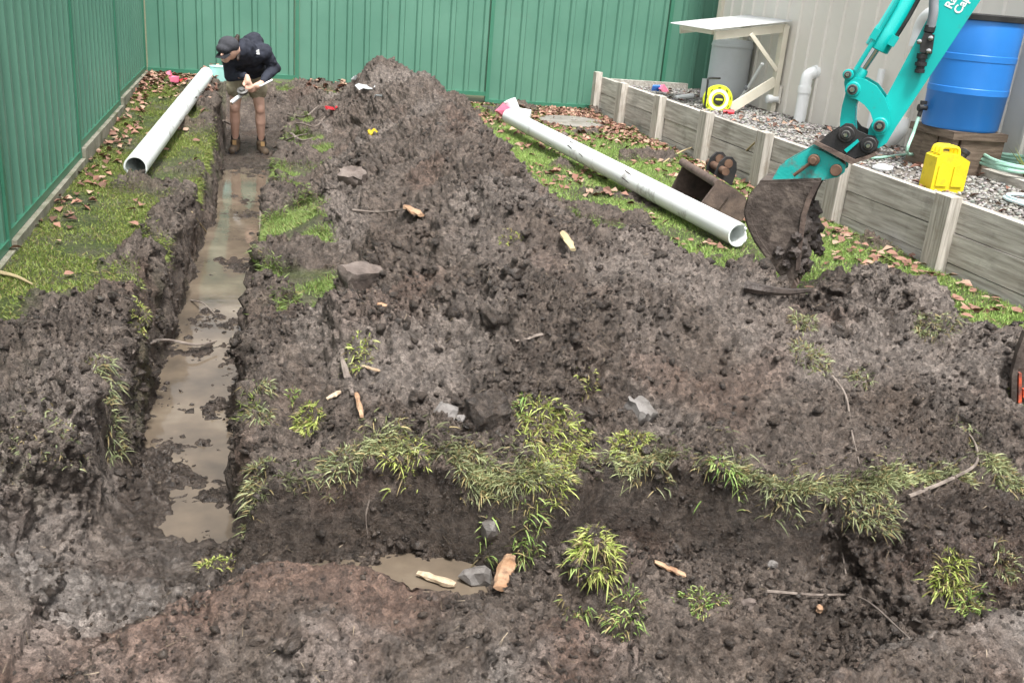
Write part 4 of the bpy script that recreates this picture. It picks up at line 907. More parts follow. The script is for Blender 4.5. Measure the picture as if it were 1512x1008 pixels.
# ================================================================== THE MAN IN THE TRENCH
def fuse(name, caps, m, parent=None, voxel=.012, smooth_it=6, extra=None):
    """round cones (p0, r0, p1, r1) and ellipsoids (centre, (rx,ry,rz), rotation) melted into one continuous surface"""
    bm = B()
    for c in caps:
        if len(c) == 3:
            p, s, rot = c; r_ = bmesh.ops.create_icosphere(bm, subdivisions=3, radius=1)
            for v in r_['verts']:
                q = Vector((v.co.x*s[0], v.co.y*s[1], v.co.z*s[2])); v.co = Vector(p)+(rot @ q if rot else q)
        else:
            p0, a0, p1, a1 = c; p0, p1 = Vector(p0), Vector(p1); d = (p1-p0); L = d.length; x_, y_, z_ = frame(d)
            prof = [(a0*math.cos(t), a0*math.sin(t)) for t in (-1.45, -1.1, -.7, -.3)] + [(a0+(a1-a0)*t, L*t) for t in (0, .25, .5, .75, 1)] + [(a1*math.cos(t), L+a1*math.sin(t)) for t in (.3, .7, 1.1, 1.45)]
            lathe(bm, p0, d, prof, 16)
    me = bpy.data.meshes.new('tmp'); bm.to_mesh(me); bm.free(); t = bpy.data.objects.new('tmp', me); COL.objects.link(t)
    r_ = t.modifiers.new('r', 'REMESH'); r_.mode = 'VOXEL'; r_.voxel_size = voxel
    s_ = t.modifiers.new('s', 'SMOOTH'); s_.iterations = smooth_it; s_.factor = .5
    if m in ('navy', 'khaki'):
        tx = bpy.data.textures.new('folds', 'CLOUDS'); tx.noise_scale = .07; tx.noise_depth = 2; dm = t.modifiers.new('d', 'DISPLACE'); dm.texture = tx; dm.texture_coords = 'GLOBAL'; dm.strength = .035; dm.mid_level = .5
    dg = bpy.context.evaluated_depsgraph_get(); me2 = bpy.data.meshes.new_from_object(t.evaluated_get(dg)); bpy.data.objects.remove(t)
    me2.materials.clear(); me2.name = name; me2.polygons.foreach_set('use_smooth', [True]*len(me2.polygons))
    return link(name, me2, M[m], parent)
fp = gz(367, 226, TR_Z); mz = TR_Z+.0
O = Vector((fp.x, fp.y, mz))
def H(x, y, z): return O + Vector((x, y, z))
man = empty('person', O, 'man in black cap, navy hoodie and khaki shorts bending over in the trench', 'person')
hipL, hipR = H(-.10, 0, .84), H(.08, .0, .84)
kL, kR = H(-.135, -.05, .47), H(.125, -.07, .47)
aL, aR = H(-.135, .02, .10), H(.135, .0, .10)
chest = H(.02, -.27, 1.06); neck = H(-.05, -.48, 1.10); head = H(-.16, -.57, 1.13)
sL, sR = H(-.17, -.40, 1.01), H(.17, -.31, 1.09)
eL, eR = H(-.17, -.36, .84), H(.275, -.24, .93)
wL, wR = H(.00, -.50, .86), H(.135, -.46, .80)
hdir = Vector((-.45, -.45, -.6)).normalized()
skin = [(hipL, .08, kL, .052), (kL, .051, kL+(aL-kL)*.35, .055), (kL+(aL-kL)*.35, .052, aL, .029), (hipR, .08, kR, .052), (kR, .051, kR+(aR-kR)*.35, .055), (kR+(aR-kR)*.35, .052, aR, .029),
        (H(-.01, 0, .9), .11, chest, .12), (chest, .12, neck, .07), (neck, .055, head, .055), (sL, .05, eL, .042), (eL, .042, wL, .026), (sR, .05, eR, .042), (eR, .042, wR, .026),
        (head, (.082, .098, .112), None), (head+hdir*.085+Vector((0, 0, -.02)), (.05, .05, .06), None),
        (head+Vector((-.065, -.085, -.045)), .016, head+Vector((-.08, -.108, -.06)), .011),         # nose
        (head+Vector((.075, -.005, -.02)), (.014, .028, .034), None), (head+Vector((-.03, .08, -.03)), (.02, .02, .03), None)]
# hands: palm, four fingers and a thumb each, closed round the fitting
tool = H(-.035, -.53, .725)
def hand(wr, target, side, spread):
    d = (target-wr).normalized(); s = side.normalized(); n = d.cross(s).normalized(); pal = wr+d*.05; out_ = [(wr, .026, pal, .036), (pal-s*.018, .024, pal+s*.018+d*.02, .024)]
    for k, L in enumerate((.058, .068, .064, .05)):
        b = pal+d*.035+s*(-.03+.02*k); m1 = b+d*L*.55+n*.006; e1 = m1+d*L*.35+n*.028*spread; out_ += [(b, .0105, m1, .0095), (m1, .0095, e1, .008)]
    t0_ = pal-s*.028-d*.01; out_ += [(t0_, .012, t0_-s*.022+d*.03+n*.015, .0105), (t0_-s*.022+d*.03+n*.015, .0105, t0_-s*.012+d*.055+n*.03, .009)]
    return out_
skin += [(kL+Vector((0, -.025, .01)), (.045, .04, .055), None), (kR+Vector((0, -.025, .01)), (.045, .04, .055), None)]
skin += hand(wL, H(.015, -.53, .73), Vector((1, .1, .1)), -1) + hand(wR, H(.02, -.53, .715), Vector((0, -.3, 1)), 1)
fuse('body', skin, 'skin', man, .009, 2)
fuse('hoodie', [(H(-.01, .01, .93), .15, H(0, -.1, 1.02), .15), (H(0, -.1, 1.02), .15, H(.02, -.27, 1.07), .145), (sL, .085, sR, .09), (H(.02, -.27, 1.07), .135, neck, .09), (H(.03, -.05, 1.08), .13, H(.07, -.24, 1.18), .10),
               (sL, .074, eL, .058), (eL, .057, wL+(eL-wL)*.16, .040), (sR, .076, eR, .060), (eR, .059, wR+(eR-wR)*.12, .041), (neck+Vector((.08, .08, .02)), .075, neck+Vector((.02, .02, .05)), .075), (H(-.1, -.2, 1.0), .1, H(-.08, -.32, 1.0), .09), (H(-.06, -.05, .93), .15, H(.05, -.05, .93), .15), (H(-.04, -.2, .98), .12, H(.06, -.18, .98), .12)], 'navy', man, .012, 5)
fuse('shorts', [(H(-.01, .01, .93), .15, H(-.01, 0, .86), .15), (hipL, .115, hipL+(kL-hipL)*.45, .102), (hipR, .115, hipR+(kR-hipR)*.45, .102)], 'khaki', man, .012, 3)
# cap with brim
capn = Vector((-.32, -.30, .9)).normalized(); cx_, cy_, cz_ = frame(capn); brimd = Vector((-.62, -.62, -.48)).normalized()
cp = fuse('cap', [(head+capn*.035, (.103, .108, .088), None), (head+brimd*.06+capn*.03, (.085, .085, .06), None)], 'capcloth', man, .009, 3)
bm = B(); fr_ = head+brimd*.085+capn*.012; sx_ = brimd.cross(capn).normalized(); up2 = sx_.cross(brimd).normalized(); rows = []
for i in range(5):
    t = i/4; rows.append([bm.verts.new(fr_+brimd*.10*t*(1-.25*(j/4-1)**2) + sx_*(j/4-1)*(.088-.02*t*t) - up2*(.018*(j/4-1)**2+.012*t)) for j in range(9)])
for a1, b1_2 in zip(rows, rows[1:]):
    for j in range(8): bm.faces.new((a1[j], a1[j+1], b1_2[j+1], b1_2[j]))
bmesh.ops.solidify(bm, geom=bm.faces[:], thickness=.006); obj('brim', bm, M['capcloth'], cp, smooth=True)
fuse('hair', [(head+Vector((.03, .06, -.01)), (.075, .06, .09), None), (head+Vector((.06, .05, .07)), .03, head+Vector((.075, .06, .115)), .022), (head+Vector((.07, .01, -.05)), .03, head+Vector((.075, -.03, -.1)), .015)], 'hair', man, .009, 2)
bm = B(); q = H(.055, -.435, 1.10); prism(bm, [q, q+Vector((.065, .0, .025)), q+Vector((.072, .01, -.025)), q+Vector((.02, 0, -.02))], Vector((0, .02, 0))); obj('chest_badge', bm, M['decal'], man)
for a_, sgn in ((aL, -1), (aR, 1)):
    f = a_-Vector((0, 0, .10)); toe = Vector((sgn*.05+.01, -.24, 0)).normalized()
    bm = B(); tube(bm, [a_+Vector((0, 0, .0)), a_+Vector((0, .005, .05)), a_+Vector((0, .005, .09))], [.046, .047, .045], 14); obj('sock', bm, M['sock'], man, smooth=True)
    bo = fuse('boot', [(f+Vector((0, .02, .05)), .05, f+toe*.16+Vector((0, 0, .042)), .046), (f+Vector((0, .02, .06)), .05, a_+Vector((0, .0, .015)), .055), (f+toe*.10+Vector((0, 0, .05)), (.05, .06, .045), None)], 'boot', man, .01, 3)
    bm = B(); q = [f+toe*t+Vector((0, 0, .012)) for t in (-.06, .0, .1, .2)]; 
    tube(bm, [f-toe*.04+Vector((0, 0, .016)), f+toe*.19+Vector((0, 0, .016))], [.045, .046], 14); obj('sole', bm, M['sock'], bo, smooth=True)
    bm = B(); bx(bm, f+toe*.06+Vector((0, 0, .105)), (.04, .05, .05), Matrix.Rotation(-.5, 3, 'X')); obj('tongue', bm, M['boot_tan'], bo, bevel=.01)
# what he holds: a grey fitting with a white tube, and a thin white stick
tl = empty('pipe_fitting', tool, 'grey pipe fitting with white tube held in the bent man\'s hands', 'pipe fitting')
bm = B(); lathe(bm, tool+Vector((-.01, 0, -.02)), Vector((-.1, -.5, .8)), [(.05, 0), (.055, .012), (.055, .03), (.03, .032), (.028, .05)], 20); obj('flange', bm, M['pinmetal'], tl, smooth=True)
bm = B(); tube(bm, [tool+Vector((-.02, 0, -.04)), tool+Vector((-.125, -.02, -.125))], .021, 12); obj('white_tube', bm, M['decal'], tl, smooth=True)
bm = B(); tube(bm, [tool+Vector((-.118, -.018, -.12)), tool+Vector((-.13, -.02, -.13))], .022, 12); obj('dark_end', bm, M['boot'], tl, smooth=True)
bm = B(); tube(bm, [H(.02, -.5, .74), H(.14, -.5, .78), H(.25, -.47, .84)], .009, 8); setp(obj('white_stick', bm, M['decal'], smooth=True), 'thin white rod in the bent man\'s left hand', 'rod')
# ================================================================== GRASS, LEAVES, CLODS, DEBRIS
def blades(name, P, D, L, Wd, col, droop, label, segs=1):
    """P roots, D unit directions, L lengths, Wd widths, droop = how far the tip sinks (fraction of L)"""
    n = len(P); s = np.cross(D, rng.normal(size=(n, 3))); s /= np.linalg.norm(s, axis=1)[:, None]+1e-9
    down = np.array((0, 0, -1.)); rows = []
    for k in range(segs):
        t = k/segs; c = P+D*(L*t)[:, None]+down*(droop*L*t*t)[:, None]; wk = Wd*(1-.35*t*t); rows += [c-s*wk[:, None]/2, c+s*wk[:, None]/2]
    rows.append(P+D*L[:, None]+down*(droop*L)[:, None]); nv = len(rows)
    Vv = np.stack(rows, 1); f = []
    for k in range(segs-1): f += [(2*k, 2*k+1, 2*k+3), (2*k, 2*k+3, 2*k+2)]
    f.append((2*segs-2, 2*segs-1, 2*segs)); f = np.array(f)
    o = rawmesh(name, Vv.reshape(-1, 3), (f[None]+(np.arange(n)*nv)[:, None, None]).reshape(-1, 3), M['blade'])
    attr(o, 'col', np.repeat(np.concatenate([np.clip(col, 0, 1), np.ones((n, 1))], 1), nv, 0)); return setp(o, label, 'grass', kind='stuff')
Vg = V.reshape(nr, nc, 3); Ng = nor.reshape(nr, nc, 3)
e1 = Vg[:-1, 1:]-Vg[:-1, :-1]; e2 = Vg[1:, :-1]-Vg[:-1, :-1]; area = np.linalg.norm(np.cross(e1, e2), axis=2)
def sample(mask, n):
    """n random points on the terrain, weighted by area x mask (per vertex)"""
    wt = (area*mask.reshape(nr, nc)[:-1, :-1]).ravel(); i = rng.choice(len(wt), n, p=wt/wt.sum()); r, c = i//(nc-1), i % (nc-1)
    u, v = rng.random((2, n, 1)); p = Vg[r, c]*(1-u)*(1-v)+Vg[r, c+1]*u*(1-v)+Vg[r+1, c]*(1-u)*v+Vg[r+1, c+1]*u*v
    return p, Ng[r, c]
def unit(a): return a/(np.linalg.norm(a, axis=1)[:, None]+1e-9)
def grass_cols(n, a, b, dry=.15):
    t = rng.random((n, 1)); c = np.array(a)*(1-t)+np.array(b)*t; d = rng.random(n) < dry; c[d] = np.array((.34, .27, .13))*rng.uniform(.3, 1.2, (d.sum(), 1)); return c*rng.uniform(.75, 1.25, (n, 1))
# right lawn
mr = lawnm*(x > 1.6)*(y > 3.9)*np.clip(.55+1.2*perlin(Pz, 1.7, 19.), .1, 1)
n = 150000; p, nn = sample(mr, n)
blades('lawn_grass', p, unit(nn+rng.normal(0, .55, (n, 3))), rng.uniform(.018, .05, n), rng.uniform(.0035, .006, n), grass_cols(n, (.17, .31, .055), (.45, .59, .19), .12), .2, 'short bright green lawn on the right of the soil heap')
# left verge and the strip beside the trench
ml = lawnm*(x < 0)*np.clip(.35+1.6*perlin(Pz, 2.2, 23.), .03, 1)
n = 70000; p, nn = sample(ml, n)
blades('verge_grass', p, unit(nn+rng.normal(0, .6, (n, 3))), rng.uniform(.012, .04, n), rng.uniform(.0035, .006, n), grass_cols(n, (.11, .18, .03), (.32, .37, .10), .16), .25, 'thin mossy grass between the left fence and the trench')
mm = lawnm*(x > 0)*(x < 1.5)*np.clip(.3+2.2*perlin(Pz, 3.2, 29.), 0, 1)
n = 26000; p, nn = sample(mm, n)
blades('strip_grass', p, unit(nn+rng.normal(0, .55, (n, 3))), rng.uniform(.02, .055, n), rng.uniform(.0035, .006, n), grass_cols(n, (.14, .23, .05), (.34, .44, .15), .15), .2, 'patches of pale green grass between trench and soil heap')
# turf hanging over the front cut
xe = rng.uniform(-.06, 2.75, 36000); dens = perlin(P2(xe, np.zeros_like(xe)), 3.1, 51.)+.5*perlin(P2(xe, np.zeros_like(xe)), 9., 15.)
keep = rng.random(len(xe)) < np.clip(.22+1.5*dens+.5*np.exp(-((xe-.85)/.13)**2)+.3*np.exp(-((xe-2.05)/.25)**2), .05, 1); xe = xe[keep]
ye = edge_y(xe)+np.abs(rng.normal(0, .045, len(xe)))*np.where(rng.random(len(xe)) < .75, 1, 2)+.012
pp = np.array([drop(a, b)[0][:] for a, b in zip(xe, ye)]); n = len(pp)
dd = unit(np.stack([rng.normal(0, .75, n), -np.abs(rng.normal(.3, .5, n)), rng.normal(.75, .5, n)], 1))
gt = perlin(P2(xe, ye), 6., 8.)[:, None]
tc = grass_cols(n, (.14, .165, .075), (.36, .38, .2), .22)*np.clip(1+1.2*gt, .5, 1.6)
blades('turf_fringe', pp, dd, rng.uniform(.02, .065, n), rng.uniform(.0025, .0052, n), tc, .42, 'fringe of torn turf hanging over the front cut', 3)
# turf clumps one can tell apart
def clump(px, py, nb, rad, L, label, tint=((.11, .17, .03), (.30, .36, .11)), up=1., out=(0, 0, 0), dry=.18, sq=1., name='grass_clump', depth=None):
    c, cn = hit(px, py) if depth is None else (depth, Vector((0, 0, 1)))
    a = rng.uniform(0, 6.28, nb); r = rad*np.sqrt(rng.random(nb)); P = np.array([drop(c.x+rr*math.cos(t), c.y+rr*math.sin(t)*sq)[0][:] for t, rr in zip(a, r)])
    ok = (P[:, 2] > c.z-.09) & (P[:, 2] < c.z+.16); P, a, r = P[ok], a[ok], r[ok]; nb = len(P)
    P[:, 2] -= .004
    rr = (r/rad)[:, None]*np.stack([np.cos(a), np.sin(a), np.zeros(nb)], 1)
    D = unit(np.array(cn)*.5*up+np.array((0, 0, .7*up))+rr*.7+np.array(out)+rng.normal(0, .6, (nb, 3)))
    o = blades(name, P, D, rng.uniform(.25, 1.0, nb)*L*.8, rng.uniform(.0025, .0055, nb), grass_cols(nb, *tint, .34), .5, label, 3)
    del o['kind']; o['group'] = 'torn turf clumps'; return o
YG = ((.22, .30, .05), (.56, .60, .20)); DG = ((.14, .175, .08), (.40, .43, .23)); BG = ((.15, .28, .06), (.44, .54, .19))
CL = [(820, 655, 420, .13, .085, 'largest bright green turf clump, on the middle of the front cut edge', YG), (812, 715, 260, .09, .085, 'shaggy turf hanging below the largest clump over the front cut', YG), (930, 650, 190, .07, .07, 'yellow green turf ridge beside the grey concrete block', YG),
      (780, 792, 150, .055, .09, 'left grass tuft on the small soil mound in the front trench', BG), (885, 815, 260, .075, .085, 'right grass tuft on the small soil mound in the front trench', YG), (716, 822, 45, .03, .08, 'sparse grass tuft beside the standing orange wood splinter', BG),
      (1400, 852, 110, .05, .10, 'bright upright grass tuft above the berm at lower right', YG), (1435, 895, 130, .055, .09, 'bright sprawling grass tuft against the berm at lower right', BG), (1270, 745, 330, .12, .085, 'wide olive turf clump on the right part of the cut edge', DG),
      (1490, 715, 180, .07, .09, 'olive turf clump at the right picture edge', DG), (1480, 835, 50, .05, .08, 'sparse straw coloured tuft near the right edge above the berm', DG), (640, 890, 4, .02, .04, '', DG),
      (850, 885, 60, .05, .07, 'low grass tuft at the front foot of the small soil mound', BG), (920, 905, 90, .06, .07, 'dark grass tuft below the splinter on the right of the mound', BG), (1030, 890, 170, .09, .075, 'spreading green grass patch right of the small soil mound', BG),
      (455, 625, 120, .05, .07, 'bright yellow green tuft near the trench corner', YG), (500, 690, 160, .08, .075, 'olive turf draped over the left end of the front cut', DG), (600, 690, 170, .08, .07, 'yellowish turf along the cut edge left of centre', YG), (385, 700, 110, .05, .075, 'straggly turf hanging at the trench corner', DG),
      (378, 565, 130, .06, .075, 'grey green tuft on the right rim of the main trench', DG), (435, 590, 50, .03, .06, 'small green tuft beside the trench rim', BG), (385, 610, 60, .04, .07, 'drooping tuft on the trench rim above the corner', DG),
      (1188, 470, 110, .06, .08, 'olive tuft hanging just below the digging bucket', DG), (1195, 520, 150, .09, .075, 'olive turf patch on the mound below the bucket', DG), (1270, 555, 60, .05, .07, 'small olive tuft on the mound right of centre', DG), (1378, 480, 190, .09, .085, 'olive turf clump near the top of the right mound', DG),
      (530, 522, 70, .06, .06, 'yellowish tuft above the pale root on the heap', YG), (770, 600, 40, .03, .06, 'tiny green tuft beside the large earth slab', BG), (865, 580, 45, .04, .05, 'dry tuft on the heap above the turf clump', YG), (755, 360, 50, .06, .05, 'straw tuft high on the soil heap', YG),
      (155, 555, 120, .07, .08, 'pale drooping tuft on the left verge rim', DG), (165, 640, 150, .07, .085, 'dark grass hanging into the trench from the left verge', DG), (215, 465, 140, .07, .06, 'bright tuft on the clod beside the trench', YG), (325, 835, 130, .07, .06, 'flattened straw tuft at the near end of the main trench', YG),
      (1430, 630, 60, .05, .06, 'thin straw tuft on the right mound above the cut', DG), (1330, 700, 80, .06, .07, 'olive tuft behind the cut edge on the right', DG), (1160, 735, 150, .07, .08, 'dark turf hanging over the right of the front cut', DG), (1070, 715, 160, .07, .08, 'green turf overhanging the cut right of centre', BG),
      (85, 665, 170, .16, .05, 'dark mossy grass patch on the left verge', DG), (1500, 578, 25, .03, .06, 'tiny green sprout beside the orange painted blade', BG), (965, 690, 150, .07, .07, 'olive turf on the cut edge below the concrete block', DG), (700, 695, 190, .07, .08, 'grey green turf left of the largest clump', DG)]
for px, py, nb, rad, L, lab, tint in CL:
    if lab: clump(px, py, int(nb*4.2), rad, L, lab, tint, up=.75, out=(0, -.35 if py > 600 else -.1, 0))

# ---- fallen leaves
LV = []
for k in range(6):
    rr = random.Random(k+3); bm = B(); n_l = 9; L = 1.
    mid = [Vector((t-.5, 0, .10*math.sin(t*3.1)*(k % 3-1)+.06*t)) for t in (0, .35, .7, 1)]
    wd = (.08, .34+rr.uniform(-.06, .08), .26+rr.uniform(-.06, .06), .02); up_l = rr.uniform(.05, .3)
    rows = [[bm.verts.new(m_+Vector((rr.uniform(-.05, .05), -w_, up_l*w_*1.5))), bm.verts.new(m_), bm.verts.new(m_+Vector((rr.uniform(-.05, .05), w_, up_l*w_*1.2)))] for m_, w_ in zip(mid, wd)]
    for a1, b1_ in zip(rows, rows[1:]):
        for j in (0, 1): bm.faces.new((a1[j], a1[j+1], b1_[j+1], b1_[j]))
    me = bpy.data.meshes.new('leaf'); bm.to_mesh(me); bm.free(); LV.append(me)
LEAFM = [mat('leaf_brown', (.15, .075, .053), (.25, .135, .098), 40, .7), mat('leaf_rust', (.21, .10, .066), (.33, .185, .137), 40, .7), mat('leaf_tan', (.29, .18, .125), (.40, .28, .205), 40, .7)]
LVM = []
for me in LV:
    for lm_ in LEAFM: m2 = me.copy(); m2.materials.append(lm_); LVM.append(m2)
mlr = lawnm*(x > 1.9)*(y > 3.9)*(np.clip(perlin(Pz, 1.4, 88.)*2.2+.25, .03, 1)+1.2*np.exp(-((x-4.25)/.25)**2)+1.3*sstep(9.5, 12.5, y)*sstep(2.5, 3.5, x))
P_, N_ = sample(np.where(y < 9.2, mlr, 0)*np.where(y < 6.5, 2., 1.), 250)
P2_, N2_ = sample(lawnm*(trm < .02)*(x < -.45)*(y > 4), 46)
def leaf(p, nn, group, label):
    o = bpy.data.objects.new('fallen_leaf', random.choice(LVM)); COL.objects.link(o)
    q = Vector(nn).to_track_quat('Z', 'Y').to_matrix().to_4x4(); s = random.uniform(.045, .085)
    o.matrix_world = Matrix.Translation(Vector(p)+Vector((0, 0, .022))) @ q @ Matrix.Rotation(random.uniform(0, 6.28), 4, 'Z') @ Matrix.Rotation(random.uniform(-.5, .5), 4, 'X') @ Matrix.Diagonal((s, s, s, 1))
    setp(o, label, 'leaf', group)
for p, nn in zip(P_, N_): leaf(p, nn, 'fallen leaves on the right lawn', 'curled brown dead leaf lying on the right lawn')
for p, nn in zip(P2_, N2_): leaf(p, nn, 'fallen leaves on the left verge', 'curled brown dead leaf lying on the left verge')
# far drifts of leaves, joined: quads folded along the rib
def litter(name, P, label):
    n = len(P); a = rng.uniform(0, 6.28, n); d = np.stack([np.cos(a), np.sin(a), rng.normal(0, .3, n)], 1); s = np.stack([-np.sin(a), np.cos(a), rng.normal(0, .3, n)], 1); L = rng.uniform(.025, .045, n)[:, None]; up = np.array((0, 0, 1.))
    P = P+up*.015; Vv = np.stack([P-d*L, P+s*L*.7+up*L*.4, P+d*L, P-s*L*.7+up*L*.4], 1); f = np.array([(0, 1, 2), (0, 2, 3)])
    o = rawmesh(name, Vv.reshape(-1, 3), (f[None]+(np.arange(n)*4)[:, None, None]).reshape(-1, 3), M['leaf'])
    c = np.array([(.19, .09, .063), (.29, .155, .112), (.36, .24, .175), (.12, .063, .045)])[rng.integers(0, 4, n)]*rng.uniform(.7, 1.3, (n, 1)); attr(o, 'col', np.repeat(np.concatenate([c, np.ones((n, 1))], 1), 4, 0)); return setp(o, label, 'leaves', kind='stuff')
p, _ = sample(np.where(y > 5.2, mlr, 0)*(1+3*sstep(8, 12.8, y)), 2600); litter('leaf_litter', p, 'drift of brown leaves at the far end of the lawn')
p, _ = sample((trm < .03)*(x < -.42)*(y > 8)*np.exp(-((y-12.5)/.9)**2)+.25*(x < -1.05)*(y > 6)+.5*(x > .6)*(x < 1.2)*np.exp(-((y-12.6)/.3)**2), 900); litter('leaf_litter', p, 'drift of brown leaves in the back left corner')
gp = np.stack([rng.uniform(WX+.15, SX-.1, 160), rng.uniform(4, 12.6, 160)], 1); litter('leaf_litter', np.array([(a, b, bedat(a, b).z+.015) for a, b in gp]), 'few brown leaves scattered on the gravel bed')

# ---- clods and fibres
msoil = np.clip(soil-.6*floorm-.95*cutw, 0, 1)*(y > 1.6)*(.25+patch)*np.where(y < 5, 2.2, np.where(y < 8, .8, .25))
bm = B(); bmesh.ops.create_icosphere(bm, subdivisions=2, radius=1); I2V = np.array([v.co[:] for v in bm.verts]); I2F = np.array([[v.index for v in f.verts] for f in bm.faces]); bm.free()
n = 22000; p, nn = sample(msoil*(1-.92*smooth_bank), n); sz = np.minimum(.004+rng.exponential(.0055, n), .03)
cc_ = np.array((.062, .048, .042))*rng.uniform(.55, 2.1, (n, 1))*(1+rng.normal(0, .05, (n, 3)))
setp(scatter('soil_crumbs', ICO_V, ICO_F, p+nn*sz[:, None]*.25, sz, cc_, M['soil'], flat=(1, 1, .8), jit=.4), 'loose crumbs of dark soil strewn over the dug ground', 'soil', kind='stuff')
OCT_V = np.array([(1,0,0),(-1,0,0),(0,1,0),(0,-1,0),(0,0,1),(0,0,-1)], float); OCT_F = np.array([(0,2,4),(2,1,4),(1,3,4),(3,0,4),(2,0,5),(1,2,5),(3,1,5),(0,3,5)])
n = 42000; p, nn = sample(np.clip(soil-.7*floorm-.8*cutw, 0, 1)*(y > 1.7)*(y < 4.6)*np.where(y < 3.2, 2, 1)*(.3+patch), n); sz = np.minimum(.0025+rng.exponential(.0028, n), .014)
setp(scatter('soil_grit', OCT_V, OCT_F, p+nn*sz[:, None]*.2, sz, np.ones((n, 3))*.1, M['soil'], flat=(1, 1, .9), jit=.4), 'fine grit of dark soil over the near dug ground', 'soil', kind='stuff')
n = 170; p, nn = sample(msoil*(1-smooth_bank)*(hp > .03), n); sz = rng.uniform(.022, .06, n)
bv = I2V*(1+.75*np.array([mnoise.noise(Vector(v)*1.6)+.6*mnoise.noise(Vector(v)*3.7) for v in I2V]))[:, None]
setp(scatter('soil_clods', bv, I2F, p-nn*sz[:, None]*.05, sz, np.ones((n, 3))*.1, M['soil'], flat=(1, 1, .7), jit=.16), 'fist sized clods of dark soil on the heap', 'soil', kind='stuff')
n = 6000; p, nn = sample(msoil*np.where(smooth_bank > .3, 1.5, 1), n); t_ = unit(np.cross(nn, rng.normal(size=(n, 3)))+nn*rng.normal(.12, .15, n)[:, None])
col = np.array((.30, .24, .17))*rng.uniform(.4, 1.5, (n, 1)); blades('root_fibres', p+nn*.004, t_, rng.uniform(.01, .045, n), rng.uniform(.0012, .0028, n), col, .1, 'pale root fibres and straw scattered through the soil')

# ---- pieces of wood, stone and rubbish that can be picked out
def shard(name, pa, pb, wid, m, label, cat, lift=.02, seed=0, flat=.5):
    """splintered piece between two photo points lying on the soil"""
    a, b = hit(*pa)[0]+Vector((0, 0, lift)), hit(*pb)[0]+Vector((0, 0, lift)); x_, y_, z_ = frame(b-a); rr = random.Random(seed); L = (b-a).length
    bm = B(); rings = []; n = 7; ns = 8
    for i in range(ns):
        t = i/(ns-1); w_ = wid*(.25+.75*math.sin(math.pi*(.12+.76*t))**.6)*rr.uniform(.8, 1.15)
        rings.append([bm.verts.new(a+z_*L*t+(x_*math.cos(k*6.283/n)+y_*math.sin(k*6.283/n)*flat)*w_*rr.uniform(.8, 1.2)/2) for k in range(n)])
    for p, q in zip(rings, rings[1:]):
        for k in range(n): bm.faces.new((p[k], p[(k+1)%n], q[(k+1)%n], q[k]))
    bm.faces.new(rings[0][::-1]); bm.faces.new(rings[-1]); return setp(obj(name, bm, M[m]), label, cat)
shard('wood_piece', (616, 851), (672, 868), .035, 'wood_pale', 'pale stick of split wood lying in the front trench puddle', 'wood', .014, 1, .8)
shard('wood_splinter', (738, 880), (752, 832), .055, 'wood_orange', 'orange brown wood splinter standing beside the small soil mound', 'wood', .03, 2)
shard('wood_splinter', (965, 836), (1010, 856), .035, 'wood_orange', 'orange brown wood splinter lying right of the small soil mound', 'wood', .02, 3)
shard('root_piece', (504, 538), (520, 592), .026, 'root', 'pale broken root lying on the heap near the trench', 'root', .03, 4, .8)
shard('root_piece', (526, 592), (534, 626), .022, 'wood_orange', 'dark root stub with orange broken tip', 'root', .03, 5, .8)
shard('wood_chip', (482, 594), (503, 583), .025, 'wood_pale', 'small pale wood chip left of the broken root', 'wood chip', .015, 6)
shard('wood_chip', (535, 545), (560, 553), .022, 'wood_pale', 'small pale wood chip right of the broken root', 'wood chip', .015, 7)
shard('wood_chip', (598, 312), (622, 326), .06, 'wood_orange', 'brown timber offcut on the left slope of the heap', 'wood chip', .03, 8)
shard('wood_chip', (830, 352), (845, 378), .05, 'straw', 'straw coloured wood chip near the right edge of the heap', 'wood chip', .03, 9)
shard('wood_chip', (800, 498), (760, 508), .03, 'root', 'dark bark strip in the middle of the heap', 'wood chip', .015, 19)
def rock(name, px, py, s, m, label, cat, rot=0, seed=0, box=True, tilt=.3, sink=.3):
    p, nn = hit(px, py); rr = random.Random(seed); bm = B()
    rot_ = Matrix.Rotation(rot, 3, 'Z') @ Matrix.Rotation(tilt, 3, 'X')
    if box:
        bx(bm, (0, 0, 0), s, None, min(s)*.16); bmesh.ops.subdivide_edges(bm, edges=bm.edges[:], cuts=5, use_grid_fill=True)
        for v in bm.verts:
            q = v.co.copy(); rd = Vector((q.x/s[0], q.y/s[1], q.z/s[2])); k_ = 1-.22*max(0, rd.length-.55)
            v.co = p+Vector((0, 0, s[2]*(.5-sink)))+rot_ @ (q*k_+Vector([mnoise.noise(q*(9/max(s)*.5)+Vector((seed*7, j*5, 0))) for j in range(3)])*min(s)*.22)
        return setp(obj(name, bm, M[m], smooth=True), label, cat)
    bmesh.ops.create_icosphere(bm, subdivisions=2, radius=.5)
    for v in bm.verts:
        f = 1+.5*mnoise.noise(v.co*2.4+Vector((seed*3.3, 0, 1))); v.co = p+rot_ @ Vector((v.co.x*s[0], v.co.y*s[1], v.co.z*s[2]))*f+Vector((0, 0, s[2]*(.5-sink)))
    return setp(obj(name, bm, M[m]), label, cat)
rock('concrete_block', 945, 614, (.10, .09, .07), 'stone', 'grey broken concrete block above the turf ridge', 'block', .5, 1, True, .5, .2)
rock('pale_stone', 660, 612, (.09, .08, .06), 'stone', 'pale flat stone on the heap left of the earth slab', 'stone', .3, 2, False)
rock('earth_slab', 722, 606, (.15, .13, .06), 'soil', 'large flat slab of compacted earth on the heap front', 'slab', .3, 3, True, .35, .5)
rock('brick', 540, 405, (.26, .13, .08), 'brick', 'dirty brick half buried on the left slope of the heap', 'brick', .45, 4, True, .3, .45)
